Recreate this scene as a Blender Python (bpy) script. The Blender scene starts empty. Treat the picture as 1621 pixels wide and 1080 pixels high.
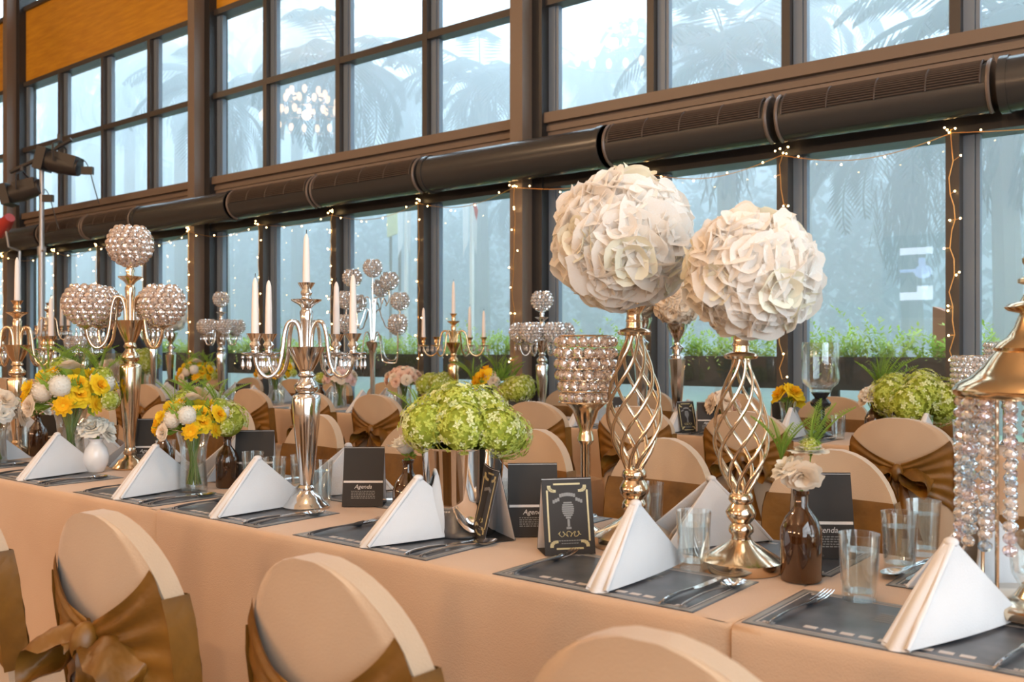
import bpy, math, random
from math import sin, cos, pi, sqrt, radians, atan2, floor
from mathutils import Vector, Matrix, Euler

random.seed(7)
SC = bpy.context.scene
COL = SC.collection

# ------------------------------------------------------------------ camera, world, lights, exposure
CAMZ = 1.23
YAW = 0.6732                       # the camera looks between the window wall (+Y) and the left end of the room (-X)
FWD = (-sin(YAW), cos(YAW)); RGT = (cos(YAW), sin(YAW))
FOC = 1492.0; HOR = 550.0; MID = 810.5
cam_data = bpy.data.cameras.new('camera')
cam_data.sensor_width = 36.0
cam_data.lens = 36.0 * FOC / 1621.0
cam_data.shift_y = 10.0 / 1621.0
cam_data.clip_start = 0.05; cam_data.clip_end = 400
cam_data.dof.use_dof = True
cam_data.dof.focus_distance = 2.9
cam_data.dof.aperture_fstop = 5.6
cam = bpy.data.objects.new('camera', cam_data); COL.objects.link(cam)
cam.location = (0, 0, CAMZ)
cam.rotation_euler = (pi/2, 0, YAW)
SC.camera = cam

SC.view_settings.view_transform = 'Standard'
SC.view_settings.look = 'None'
SC.view_settings.exposure = 0.12
SC.view_settings.gamma = 1.0
SC.view_settings.use_curve_mapping = False

world = bpy.data.worlds.new('overcast_sky'); SC.world = world
world.use_nodes = True
bg = world.node_tree.nodes['Background']
bg.inputs['Color'].default_value = (0.76, 0.90, 1.0, 1)
bg.inputs['Strength'].default_value = 6.0

WARM = (1.0, 0.66, 0.38)
CHANDELIERS_AND_FILL = [(-0.6, 0.3, 6.2), (-8.5, 0.3, 6.2), (-16.4, 0.3, 6.2), (-0.6, -5.2, 6.2), (-8.5, -5.2, 6.2)]  # last two are added fill lights behind the camera, without a chandelier body
LAMP_W = 270
for lx, ly, lz in CHANDELIERS_AND_FILL:
    ld = bpy.data.lights.new('chandelier_and_fill_light', 'POINT')
    ld.shadow_soft_size = 0.09; ld.energy = LAMP_W; ld.color = WARM
    lo = bpy.data.objects.new('chandelier_and_fill_light', ld); COL.objects.link(lo)
    lo.location = (lx, ly, lz + 0.12)
FILL_LAMPS = [(-14.0, 2.6), (-9.5, 2.6), (-3.6, 2.6), (1.2, 2.6)]      # added fill lamps behind the camera, warming the front faces
for lx, lz in FILL_LAMPS:
    ld = bpy.data.lights.new('added_fill_light', 'AREA')
    ld.shape = 'DISK'; ld.size = 0.5; ld.energy = 110; ld.color = (1.0, 0.60, 0.32)
    lo = bpy.data.objects.new('added_fill_light', ld); COL.objects.link(lo)
    lo.location = (lx, -8.72, lz); lo.rotation_euler = (pi/2, 0, 0)
# daylight portals over the glass wall (sampling aid only, they give off no light)
for (x0, x1, z0, z1) in ((-21, 1.5, 0.9, 2.6), (-21, 1.5, 3.3, 5.3)):
    ld = bpy.data.lights.new('window_portal', 'AREA'); ld.shape = 'RECTANGLE'
    ld.size = x1-x0; ld.size_y = z1-z0; ld.cycles.is_portal = True
    lo = bpy.data.objects.new('window_portal', ld); COL.objects.link(lo)
    lo.location = ((x0+x1)/2, 6.95, (z0+z1)/2); lo.rotation_euler = (-pi/2, 0, 0)
ld = bpy.data.lights.new('window_portal', 'AREA'); ld.shape = 'RECTANGLE'  # portal for the added right-hand window
ld.size = 5.2; ld.size_y = 9.5; ld.cycles.is_portal = True
lo = bpy.data.objects.new('window_portal', ld); COL.objects.link(lo)
lo.location = (4.62, -2.25, 3.1); lo.rotation_euler = (0, pi/2, 0)

SC.cycles.max_bounces = 10
SC.cycles.diffuse_bounces = 4
SC.cycles.glossy_bounces = 5
SC.cycles.transmission_bounces = 6
SC.cycles.transparent_max_bounces = 24
SC.cycles.volume_bounces = 1
SC.cycles.sample_clamp_indirect = 6.0
SC.cycles.caustics_reflective = False
SC.cycles.caustics_refractive = False

# ------------------------------------------------------------------ where things stand
def at_z(px, py, z=0.75):
    "point at height z seen at a photo position"
    s = FOC*(CAMZ-z)/(py-HOR); r = (px-MID)/FOC
    return Vector((s*(FWD[0]+r*RGT[0]), s*(FWD[1]+r*RGT[1]), z))
def at_y(px, Y, py=None, z=0.75):
    "point on the vertical plane Y seen at a photo position"
    r = (px-MID)/FOC; s = Y/(FWD[1]+r*RGT[1])
    return Vector((s*(FWD[0]+r*RGT[0]), Y, z if py is None else CAMZ-(py-HOR)*s/FOC))

# ------------------------------------------------------------------ mesh building
def _ico(sub):
    t = (1+sqrt(5))/2
    v = [Vector(p).normalized() for p in ((-1,t,0),(1,t,0),(-1,-t,0),(1,-t,0),(0,-1,t),(0,1,t),(0,-1,-t),(0,1,-t),(t,0,-1),(t,0,1),(-t,0,-1),(-t,0,1))]
    f = [(0,11,5),(0,5,1),(0,1,7),(0,7,10),(0,10,11),(1,5,9),(5,11,4),(11,10,2),(10,7,6),(7,1,8),(3,9,4),(3,4,2),(3,2,6),(3,6,8),(3,8,9),(4,9,5),(2,4,11),(6,2,10),(8,6,7),(9,8,1)]
    for _ in range(sub):
        cache = {}; nf = []
        def mid(a, b):
            k = (min(a,b), max(a,b))
            if k not in cache:
                v.append(((v[a]+v[b])/2).normalized()); cache[k] = len(v)-1
            return cache[k]
        for a, b, c in f:
            x, y, z = mid(a,b), mid(b,c), mid(c,a)
            nf += [(a,x,z),(b,y,x),(c,z,y),(x,y,z)]
        f = nf
    return v, f
ICO = [_ico(0), _ico(1), _ico(2)]

class MB:
    def __init__(s): s.v = []; s.f = []; s.m = []
    def add(s, vs, fs, mi=0):
        o = len(s.v); s.v += [tuple(p) for p in vs]
        for q in fs: s.f.append(tuple(i+o for i in q)); s.m.append(mi)
        return s
    def lathe(s, prof, n=24, c=(0,0,0), mi=0, cap0=False, cap1=False, M=None):
        vs = []; fs = []
        for r, z in prof:
            for k in range(n):
                a = 2*pi*k/n; vs.append(Vector((r*cos(a), r*sin(a), z)))
        for j in range(len(prof)-1):
            for k in range(n):
                k2 = (k+1) % n
                fs.append((j*n+k, j*n+k2, (j+1)*n+k2, (j+1)*n+k))
        if cap0: fs.append(tuple(range(n))[::-1])
        if cap1: fs.append(tuple((len(prof)-1)*n+k for k in range(n)))
        cc = Vector(c)
        vs = [(M @ p if M else p)+cc for p in vs]
        return s.add(vs, fs, mi)
    def tube(s, pts, r, n=8, mi=0, caps=True, flat=1.0):
        pts = [Vector(p) for p in pts]; vs = []; fs = []; u = None
        for i, p in enumerate(pts):
            t = (pts[min(i+1, len(pts)-1)]-pts[max(i-1, 0)])
            t = t.normalized() if t.length > 1e-9 else Vector((0,0,1))
            if u is None:
                u = t.orthogonal().normalized()
            else:
                u = u - t*u.dot(t); u = u.normalized() if u.length > 1e-6 else t.orthogonal().normalized()
            w = t.cross(u); rr = r[i] if isinstance(r, (list, tuple)) else r
            for k in range(n):
                a = 2*pi*k/n; vs.append(p + u*(rr*cos(a)) + w*(rr*flat*sin(a)))
        for i in range(len(pts)-1):
            for k in range(n):
                k2 = (k+1) % n; fs.append((i*n+k, i*n+k2, (i+1)*n+k2, (i+1)*n+k))
        if caps:
            fs.append(tuple(range(n))[::-1]); fs.append(tuple((len(pts)-1)*n+k for k in range(n)))
        return s.add(vs, fs, mi)
    def box(s, x0, x1, y0, y1, z0, z1, mi=0, M=None):
        vs = [Vector(p) for p in ((x0,y0,z0),(x1,y0,z0),(x1,y1,z0),(x0,y1,z0),(x0,y0,z1),(x1,y0,z1),(x1,y1,z1),(x0,y1,z1))]
        if M: vs = [M @ p for p in vs]
        return s.add(vs, [(0,3,2,1),(4,5,6,7),(0,1,5,4),(1,2,6,5),(2,3,7,6),(3,0,4,7)], mi)
    def ico(s, c, r, sub=1, mi=0, sc=(1,1,1), M=None):
        v, f = ICO[sub]; c = Vector(c)
        vs = [Vector((p.x*r*sc[0], p.y*r*sc[1], p.z*r*sc[2])) for p in v]
        if M: vs = [M @ p for p in vs]
        return s.add([p+c for p in vs], f, mi)
    def grid(s, fn, nu, nv, mi=0, wrap=False):
        vs = [fn(i/nu, j/nv) for j in range(nv+1) for i in range(nu+1)]
        fs = [(j*(nu+1)+i, j*(nu+1)+i+1, (j+1)*(nu+1)+i+1, (j+1)*(nu+1)+i) for j in range(nv) for i in range(nu)]
        return s.add(vs, fs, mi)
    def poly(s, pts, th, M=None, mi=0):
        "flat outline in XZ extruded along +Y"
        n = len(pts)
        vs = [Vector((x, 0, z)) for x, z in pts]+[Vector((x, th, z)) for x, z in pts]
        if M: vs = [M @ p for p in vs]
        fs = [tuple(range(n)), tuple(range(n, 2*n))[::-1]]+[(i, i+n, (i+1) % n+n, (i+1) % n) for i in range(n)]
        return s.add(vs, fs, mi)
    def move(s, M):
        s.v = [tuple(M @ Vector(p)) for p in s.v]; return s

def smooth_path(pts, n=4):
    "Catmull-Rom through the points"
    P = [Vector(p) for p in pts]; out = []
    for i in range(len(P)-1):
        p0, p1, p2, p3 = P[max(i-1,0)], P[i], P[i+1], P[min(i+2,len(P)-1)]
        for k in range(n):
            t = k/n
            out.append(0.5*((2*p1)+(p2-p0)*t+(2*p0-5*p1+4*p2-p3)*t*t+(3*p1-p0-3*p2+p3)*t*t*t))
    out.append(P[-1]); return out
def mesh_of(name, mb, mats, smooth=40):
    me = bpy.data.meshes.new(name)
    me.from_pydata(mb.v, [], mb.f)
    for m in (mats if isinstance(mats, (list, tuple)) else [mats]): me.materials.append(m)
    if any(mb.m): me.polygons.foreach_set('material_index', mb.m)
    if smooth:
        me.polygons.foreach_set('use_smooth', [True]*len(me.polygons))
        if smooth < 180: me.set_sharp_from_angle(angle=radians(smooth))
    me.update()
    return me
def obj(name, mb, mats, parent=None, smooth=40, loc=None, rot=None):
    me = mb if isinstance(mb, bpy.types.Mesh) else mesh_of(name, mb, mats, smooth)
    o = bpy.data.objects.new(name, me); COL.objects.link(o)
    if parent: o.parent = parent
    if loc is not None: o.location = loc
    if rot is not None: o.rotation_euler = rot
    return o
def tag(o, label=None, cat=None, group=None, kind=None):
    if label: o['label'] = label
    if cat: o['category'] = cat
    if group: o['group'] = group
    if kind: o['kind'] = kind
    return o
def thing(name, label, cat, loc=(0,0,0), rotz=0.0, group=None, scale=None):
    o = bpy.data.objects.new(name, None); COL.objects.link(o)
    o.empty_display_size = 0.05
    o.location = loc; o.rotation_euler = (0, 0, rotz)
    if scale: o.scale = (scale, scale, scale)
    return tag(o, label, cat, group)
def struct(name, mb, mats, parent=None, smooth=40):
    o = obj(name, mb, mats, parent, smooth)
    o['kind'] = 'structure'
    return o
KIDS = {}
def kids(o): return list(o.children)
def dup(o, loc=None, rotz=None, label=None, group=None, scale=None, parent=None):
    c = o.copy(); COL.objects.link(c)
    if parent is not None: c.parent = parent
    for ch in kids(o): dup(ch, parent=c)
    if loc is not None: c.location = loc
    if rotz is not None: c.rotation_euler = (0, 0, rotz)
    if scale: c.scale = (scale, scale, scale)
    if label: c['label'] = label
    if group: c['group'] = group
    return c
NUM = ['first', 'second', 'third', 'fourth', 'fifth', 'sixth', 'seventh', 'eighth', 'ninth', 'tenth', 'eleventh', 'twelfth',
       'thirteenth', 'fourteenth', 'fifteenth', 'sixteenth', 'seventeenth', 'eighteenth', 'nineteenth', 'twentieth', 'twenty-first', 'twenty-second', 'twenty-third', 'twenty-fourth']

# ------------------------------------------------------------------ materials
def pm(name, col, rough=0.5, metal=0.0, spec=0.5, emis=None, estr=0.0, sheen=0.0, sub=0.0):
    m = bpy.data.materials.new(name); m.use_nodes = True
    b = m.node_tree.nodes['Principled BSDF']
    b.inputs['Base Color'].default_value = (*col, 1)
    b.inputs['Roughness'].default_value = rough
    b.inputs['Metallic'].default_value = metal
    b.inputs['Specular IOR Level'].default_value = spec
    if sheen: b.inputs['Sheen Weight'].default_value = sheen
    if emis:
        b.inputs['Emission Color'].default_value = (*emis, 1); b.inputs['Emission Strength'].default_value = estr
    return m
def noise_col(m, c1, c2, scale=20.0, detail=3.0, stretch=(1,1,1), bump=0.0, coord='Object', bscale=None):
    "base colour wanders between two colours, with an optional bump"
    nt = m.node_tree; b = nt.nodes['Principled BSDF']
    tc = nt.nodes.new('ShaderNodeTexCoord'); mp = nt.nodes.new('ShaderNodeMapping')
    mp.inputs['Scale'].default_value = stretch
    nz = nt.nodes.new('ShaderNodeTexNoise'); nz.inputs['Scale'].default_value = scale; nz.inputs['Detail'].default_value = detail
    rp = nt.nodes.new('ShaderNodeValToRGB')
    rp.color_ramp.elements[0].color = (*c1, 1); rp.color_ramp.elements[0].position = 0.35
    rp.color_ramp.elements[1].color = (*c2, 1); rp.color_ramp.elements[1].position = 0.65
    L = nt.links.new
    L(tc.outputs[coord], mp.inputs['Vector']); L(mp.outputs['Vector'], nz.inputs['Vector'])
    L(nz.outputs['Fac'], rp.inputs['Fac']); L(rp.outputs['Color'], b.inputs['Base Color'])
    if bump:
        n2 = nt.nodes.new('ShaderNodeTexNoise'); n2.inputs['Scale'].default_value = bscale or scale; n2.inputs['Detail'].default_value = 2
        L(mp.outputs['Vector'], n2.inputs['Vector'])
        bp = nt.nodes.new('ShaderNodeBump'); bp.inputs['Strength'].default_value = bump; bp.inputs['Distance'].default_value = 0.01
        L(n2.outputs['Fac'], bp.inputs['Height']); L(bp.outputs['Normal'], b.inputs['Normal'])
    return m
def see_through(name, tint, gloss=(1,1,1), rough=0.02, base=0.04, edge=0.5, blend=0.35, body=None, bodyfac=0.0):
    "clear material: transparent body, mirror-like skin that grows towards the rim"
    m = bpy.data.materials.new(name); m.use_nodes = True
    nt = m.node_tree; nt.nodes.clear(); N = nt.nodes.new; L = nt.links.new
    out = N('ShaderNodeOutputMaterial'); tr = N('ShaderNodeBsdfTransparent'); gl = N('ShaderNodeBsdfGlossy')
    tr.inputs['Color'].default_value = (*tint, 1); gl.inputs['Color'].default_value = (*gloss, 1); gl.inputs['Roughness'].default_value = rough
    lw = N('ShaderNodeLayerWeight'); lw.inputs['Blend'].default_value = blend
    mr = N('ShaderNodeMapRange'); mr.inputs['To Min'].default_value = base; mr.inputs['To Max'].default_value = edge
    mx = N('ShaderNodeMixShader')
    L(lw.outputs['Facing'], mr.inputs['Value']); L(mr.outputs['Result'], mx.inputs['Fac'])
    src = tr.outputs[0]
    if body:
        df = N('ShaderNodeBsdfDiffuse'); df.inputs['Color'].default_value = (*body, 1)
        m2 = N('ShaderNodeMixShader'); m2.inputs['Fac'].default_value = bodyfac
        L(tr.outputs[0], m2.inputs[1]); L(df.outputs[0], m2.inputs[2]); src = m2.outputs[0]
    L(src, mx.inputs[1]); L(gl.outputs[0], mx.inputs[2]); L(mx.outputs[0], out.inputs['Surface'])
    return m
def petal(name, col, trans=0.35, col2=None, scale=30):
    "thin petal or leaf: diffuse with some light coming through"
    m = bpy.data.materials.new(name); m.use_nodes = True
    nt = m.node_tree; nt.nodes.clear(); N = nt.nodes.new; L = nt.links.new
    out = N('ShaderNodeOutputMaterial'); df = N('ShaderNodeBsdfDiffuse'); tl = N('ShaderNodeBsdfTranslucent'); mx = N('ShaderNodeMixShader')
    mx.inputs['Fac'].default_value = trans
    for d in (df, tl): d.inputs['Color'].default_value = (*col, 1)
    if col2:
        tc = N('ShaderNodeTexCoord'); nz = N('ShaderNodeTexNoise'); nz.inputs['Scale'].default_value = scale
        rp = N('ShaderNodeValToRGB'); rp.color_ramp.elements[0].color = (*col, 1); rp.color_ramp.elements[1].color = (*col2, 1)
        rp.color_ramp.elements[0].position = 0.4; rp.color_ramp.elements[1].position = 0.62
        L(tc.outputs['Object'], nz.inputs['Vector']); L(nz.outputs['Fac'], rp.inputs['Fac'])
        L(rp.outputs['Color'], df.inputs['Color']); L(rp.outputs['Color'], tl.inputs['Color'])
    L(df.outputs[0], mx.inputs[1]); L(tl.outputs[0], mx.inputs[2]); L(mx.outputs[0], out.inputs['Surface'])
    return m
def glow(name, col, strength):
    m = bpy.data.materials.new(name); m.use_nodes = True
    nt = m.node_tree; nt.nodes.clear()
    out = nt.nodes.new('ShaderNodeOutputMaterial'); e = nt.nodes.new('ShaderNodeEmission')
    e.inputs['Color'].default_value = (*col, 1); e.inputs['Strength'].default_value = strength
    nt.links.new(e.outputs[0], out.inputs['Surface'])
    return m

M = {}
M['cloth'] = noise_col(pm('peach_table_linen', (.66,.47,.33), .85, sheen=.2), (.50,.325,.205), (.55,.37,.24), 3, 2, bump=.12, bscale=260)
M['cover'] = noise_col(pm('stretch_chair_cover', (.72,.56,.42), .8, sheen=.2), (.43,.295,.19), (.49,.345,.225), 4, 2, bump=.1, bscale=300)
M['satin'] = noise_col(pm('brown_satin', (.22,.10,.025), .45), (.105,.042,.003), (.20,.082,.008), 9, 3, bump=.25, bscale=30)
M['napkin'] = noise_col(pm('white_napkin_linen', (.86,.83,.82), .85), (.60,.58,.575), (.65,.63,.625), 8, 2, bump=.12, bscale=350)
M['gold'] = pm('champagne_gold_metal', (.80,.63,.45), .16, 1)
M['rose_gold'] = pm('polished_gold_metal', (.80,.57,.33), .14, 1)
M['silver'] = pm('polished_silver', (.80,.77,.74), .12, 1)
M['steel'] = pm('cutlery_steel', (.84,.83,.83), .12, 1)
M['chrome'] = pm('mirror_silver', (.88,.86,.84), .04, 1)
M['crystal'] = see_through('clear_cut_crystal', (.96,.94,.93), (1,.98,.96), .05, .36, 1.0, .45, (.95,.90,.88), .46)
M['crystal_warm'] = see_through('warm_cut_crystal', (.96,.88,.82), (1,.92,.86), .05, .40, 1.0, .45, (.92,.78,.70), .36)
M['crystal_blue'] = see_through('iridescent_blue_crystal', (.82,.92,1), (.86,.95,1), .05, .30, .95, .45, (.7,.8,.95), .15)
M['crystal_pink'] = see_through('iridescent_pink_crystal', (1,.95,.97), (1,.95,.97), .05, .30, .95, .45, (.9,.78,.85), .15)
M['glass'] = see_through('clear_glass', (.97,.985,.98), (1,1,1), .02, .05, .75, .3)
M['water'] = see_through('clear_water', (.93,.96,.97), (1,1,1), .01, .06, .5, .3)
M['amber'] = see_through('amber_bottle_glass', (.30,.105,.022), (1,.95,.9), .04, .06, .6, .25, (.10,.035,.01), .35)
M['porcelain'] = pm('white_porcelain', (.82,.79,.77), .15)
M['wax'] = pm('cream_candle_wax', (.84,.73,.66), .5)
M['black'] = pm('black_lacquer', (.02,.02,.022), .25)
M['blackpot'] = pm('dark_pot', (.05,.055,.065), .35)
M['card'] = pm('black_card', (.034,.028,.024), .6, 0, .25)
M['cardback'] = pm('grey_card_inside', (.72,.69,.69), .7)
M['printgold'] = pm('gold_print', (.52,.42,.20), .4)
M['printwhite'] = pm('pale_print', (.68,.63,.60), .6)
M['printgrey'] = pm('grey_print', (.22,.21,.20), .6)
M['mat'] = noise_col(pm('charcoal_printed_mat', (.07,.075,.085), .33), (.045,.05,.06), (.10,.105,.12), 14, 4)
M['matprint'] = pm('beige_mat_print', (.52,.46,.42), .4)
M['matdark'] = pm('grey_mat_print', (.24,.23,.21), .4)
M['frame'] = pm('dark_bronze_frame', (.052,.043,.038), .4)
M['framelite'] = pm('grey_window_bead', (.16,.20,.25), .4)
M['column'] = pm('brown_steel_column', (.17,.12,.088), .45)
M['fascia'] = noise_col(pm('brown_fascia', (.12,.08,.055), .55), (.17,.12,.09), (.21,.148,.11), 2, 2)
M['header'] = pm('black_header', (.022,.020,.020), .4)
M['duct'] = pm('dark_painted_duct', (.045,.042,.040), .27)
M['ductrail'] = pm('brown_duct_rail', (.17,.125,.10), .35)
M['slat'] = pm('dark_slat', (.07,.05,.04), .5)
M['woodpanel'] = noise_col(pm('orange_wood_panel', (.55,.25,.03), .5), (.50,.215,.008), (.62,.29,.014), 2.2, 5, (1,1,9), bump=.05)
M['plaster'] = pm('warm_plaster', (.62,.50,.38), .9)
M['ceiling'] = pm('warm_ceiling', (.55,.46,.36), .9)
M['floor'] = noise_col(pm('brown_carpet', (.24,.15,.09), .95), (.20,.12,.07), (.28,.18,.11), 30, 4)
M['copper'] = pm('copper_wire', (.75,.42,.15), .35, 1)
M['bulb'] = glow('warm_micro_bulb', (1, .64, .26), 22)
M['lampglow'] = glow('chandelier_glow', (1, .60, .32), 6)
M['screen'] = glow('lit_screen', (.80, .88, 1), 9)
M['screenblue'] = glow('lit_screen_blue', (.42, .55, .95), 7)
M['screendark'] = pm('dark_screen', (.03,.03,.035), .3)
M['wrose'] = petal('ivory_petal', (.95,.90,.84), .5, (.96,.93,.89))
M['wrosein'] = petal('greenish_petal_core', (.90,.87,.72), .3)
M['white'] = petal('white_petal', (.86,.83,.76), .3)
M['cream'] = petal('cream_petal', (.86,.74,.60), .3)
M['peach'] = petal('peach_petal', (.86,.58,.44), .35, (.88,.68,.54))
M['pink'] = petal('pale_pink_petal', (.86,.64,.58), .35)
M['yellow'] = petal('yellow_petal', (.95,.76,.06), .4, (.95,.66,.03))
M['orange'] = petal('orange_petal', (.95,.52,.02), .4, (.95,.64,.04))
M['hyd1'] = petal('lime_floret', (.58,.63,.14), .35)
M['hyd2'] = petal('pale_lime_floret', (.80,.82,.45), .35)
M['hyd3'] = petal('deep_lime_floret', (.42,.47,.07), .3)
M['leaf'] = petal('green_leaf', (.24,.38,.06), .4, (.34,.48,.09))
M['fern'] = petal('fern_green', (.34,.50,.10), .45)
M['stem'] = petal('stem_green', (.20,.30,.08), .2)
M['shrub'] = petal('bright_shrub_leaf', (.40,.58,.12), .5, (.60,.72,.26), 3)
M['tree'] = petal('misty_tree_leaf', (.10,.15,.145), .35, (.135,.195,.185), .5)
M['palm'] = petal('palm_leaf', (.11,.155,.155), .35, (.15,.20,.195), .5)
M['palmdry'] = petal('dry_palm_leaf', (.12,.13,.12), .3)
M['trunk'] = pm('palm_trunk', (.20,.18,.15), .9)
M['lawn'] = noise_col(pm('pale_lawn', (.22,.34,.16), .95), (.18,.30,.13), (.30,.42,.22), 1.2, 5)
M['planter'] = noise_col(pm('charcoal_planter', (.030,.033,.034), .5), (.024,.027,.028), (.045,.048,.05), 3, 4)
M['terracotta'] = pm('terracotta_block', (.42,.22,.15), .8)
M['polewhite'] = pm('white_pole', (.85,.85,.85), .5)
M['flagwhite'] = petal('white_flag', (.85,.85,.88), .4)
M['flagred'] = petal('red_flag', (.65,.16,.14), .4)
M['signyellow'] = pm('pale_yellow_board', (.72,.72,.40), .6)
M['cloth_dark'] = pm('dark_navy_suit', (.014,.016,.024), .8)
M['skin'] = pm('skin', (.50,.28,.19), .55)
M['hair'] = pm('black_hair', (.015,.012,.01), .5)
M['shirt'] = pm('white_shirt', (.75,.75,.76), .7)
M['stand'] = pm('grey_steel_stand', (.42,.42,.44), .35, .6)
M['fixture'] = pm('black_fixture', (.035,.03,.028), .4)
M['lens'] = pm('lamp_lens', (.55,.52,.75), .1, .3)
M['redplastic'] = pm('red_plastic', (.50,.05,.04), .4)

# ------------------------------------------------------------------ the room
GY = 6.8                                   # glass line of the window wall
SILL, TRANSOM, HEAD, WOODTOP, LOWTOP = 3.31, 4.30, 5.29, 6.47, 2.64
XL, XR, YB, ZC = -30.0, 4.5, -9.0, 7.9
floor_mb = MB(); floor_mb.box(XL, XR, YB, GY+0.25, -0.12, 0.0)
struct('floor', floor_mb, M['floor'])
b = MB(); b.box(XL, XR, YB, GY+0.25, ZC, ZC+0.15); struct('ceiling', b, M['ceiling'])
b = MB(); b.box(XL, XR, YB-0.15, YB, 0, ZC); struct('wall_back', b, M['plaster'])
b = MB(); b.box(XL-0.15, XL, YB, GY+0.25, 0, ZC); struct('wall_left', b, M['plaster'])
b = MB(); b.box(XR, XR+0.15, YB, -7, 0, ZC); b.box(XR, XR+0.15, 2.5, GY+0.25, 0, ZC); b.box(XR, XR+0.15, -7, 2.5, 0, 0.5); b.box(XR, XR+0.15, -7, 2.5, 5.7, ZC); struct('wall_right', b, M['plaster'])
b = MB()                                   # added window in the unseen right-hand end wall, for extra daylight
for k in range(8): b.box(XR+0.02, XR+0.12, -7+1.357*k-0.04, -7+1.357*k+0.04, 0.5, 5.7)
for z in (0.5, 2.2, 3.9, 5.66): b.box(XR+0.03, XR+0.11, -7, 2.5, z, z+0.06)
struct('window_31', b, M['frame'])

COLS = [5.07, -0.05, -5.17, -10.22, -15.3, -20.4, -25.5]
MULL = [3.8, 2.5, 1.2, -1.60, -2.77, -3.92, -6.47, -7.76, -9.02, -11.5, -12.7, -13.95, -16.6, -17.9, -19.1, -21.7, -23.0, -24.2]
ALLX = sorted(MULL+COLS, reverse=True)
# fascia between the two rows of windows, and above
b = MB(); b.box(XL, XR, GY-0.03, GY+0.22, LOWTOP+0.16, SILL-0.09); struct('wall_window', b, M['fascia'])
b = MB(); b.box(XL, XR, GY-0.10, GY+0.16, LOWTOP, LOWTOP+0.16); struct('trim_1', b, M['header'])
b = MB(); b.box(XL, XR, GY-0.09, GY+0.14, SILL-0.09, SILL); b.box(XL, XR, GY-0.05, GY+0.14, SILL-0.16, SILL-0.11); struct('trim_2', b, M['column'])
b = MB(); b.box(XL, XR, GY-0.02, GY+0.2, HEAD+0.07, WOODTOP); struct('wall_panel', b, M['woodpanel'])
b = MB(); b.box(XL, XR, GY-0.06, GY+0.14, HEAD, HEAD+0.07); b.box(XL, XR, GY-0.06, GY+0.14, WOODTOP, WOODTOP+0.07); struct('trim_3', b, M['frame'])
b = MB(); b.box(XL, XR, GY-0.02, GY+0.2, ZC-0.25, ZC); struct('trim_4', b, M['fascia'])
b = MB(); b.box(XL, XR, GY-0.05, GY+0.14, 0, 0.10); struct('baseboard_window', b, M['header'])
for i, x in enumerate(COLS):
    b = MB(); b.box(x-0.07, x+0.07, GY-0.26, GY+0.14, 0, ZC); struct('column_%d' % (i+1), b, M['column'])
    b = MB(); b.box(x+0.07, x+0.18, GY-0.12, GY+0.14, 0, ZC); b.box(x-0.12, x-0.07, GY-0.12, GY+0.14, 0, ZC)
    struct('trim_%d' % (i+5), b, M['header'])
M['pane'] = see_through('window_pane', (.90,.96,1.0), (1,1,1), .0, .045, .45, .3, (.80,.86,.90), .015)
wn = 0
for i in range(len(ALLX)-1):
    x1, x0 = ALLX[i], ALLX[i+1]
    c0 = x0 in COLS; c1 = x1 in COLS
    a = x0+(0.18 if c0 else 0.035); e = x1-(0.12 if c1 else 0.035)
    wn += 1
    w = thing('window_%d' % wn, None, None, (0, 0, 0)); w['kind'] = 'structure'
    # mullion on the left edge of each window: dark post with a grey bead beside it
    f = MB()
    if not c0:
        f.box(x0-0.035, x0+0.03, GY-0.07, GY+0.08, SILL, HEAD)
        f.box(x0-0.05, x0+0.035, GY-0.12, GY+0.10, 0.10, LOWTOP)
        f.box(x0-0.04, x0+0.035, GY-0.06, GY+0.08, WOODTOP+0.07, ZC-0.25)
    f.box(a, e, GY-0.07, GY+0.08, TRANSOM-0.035, TRANSOM+0.035)
    f.box(a, e, GY-0.03, GY+0.08, 0.10, 0.16)
    obj('window_frame', f, M['frame'], w)
    g = MB()
    for (z0, z1) in ((SILL, TRANSOM-0.035), (TRANSOM+0.035, HEAD), (0.16, LOWTOP)):
        g.box(a, a+0.07, GY-0.015, GY+0.05, z0, z1)
        g.box(a+0.075, a+0.10, GY-0.005, GY+0.05, z0, z1)
        g.box(e-0.02, e, GY-0.015, GY+0.05, z0, z1)
    obj('window_bead', g, M['framelite'], w)
    for nm, z0, z1 in (('upper_pane', TRANSOM+0.035, HEAD), ('upper_pane', SILL, TRANSOM-0.035), ('lower_pane', 0.16, LOWTOP), ('upper_pane', WOODTOP+0.07, ZC-0.25)):
        p = MB(); p.add([(a, GY+0.02, z0), (e, GY+0.02, z0), (e, GY+0.02, z1), (a, GY+0.02, z1)], [(0,1,2,3)])
        obj(nm, p, M['pane'], w, smooth=0)

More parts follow.
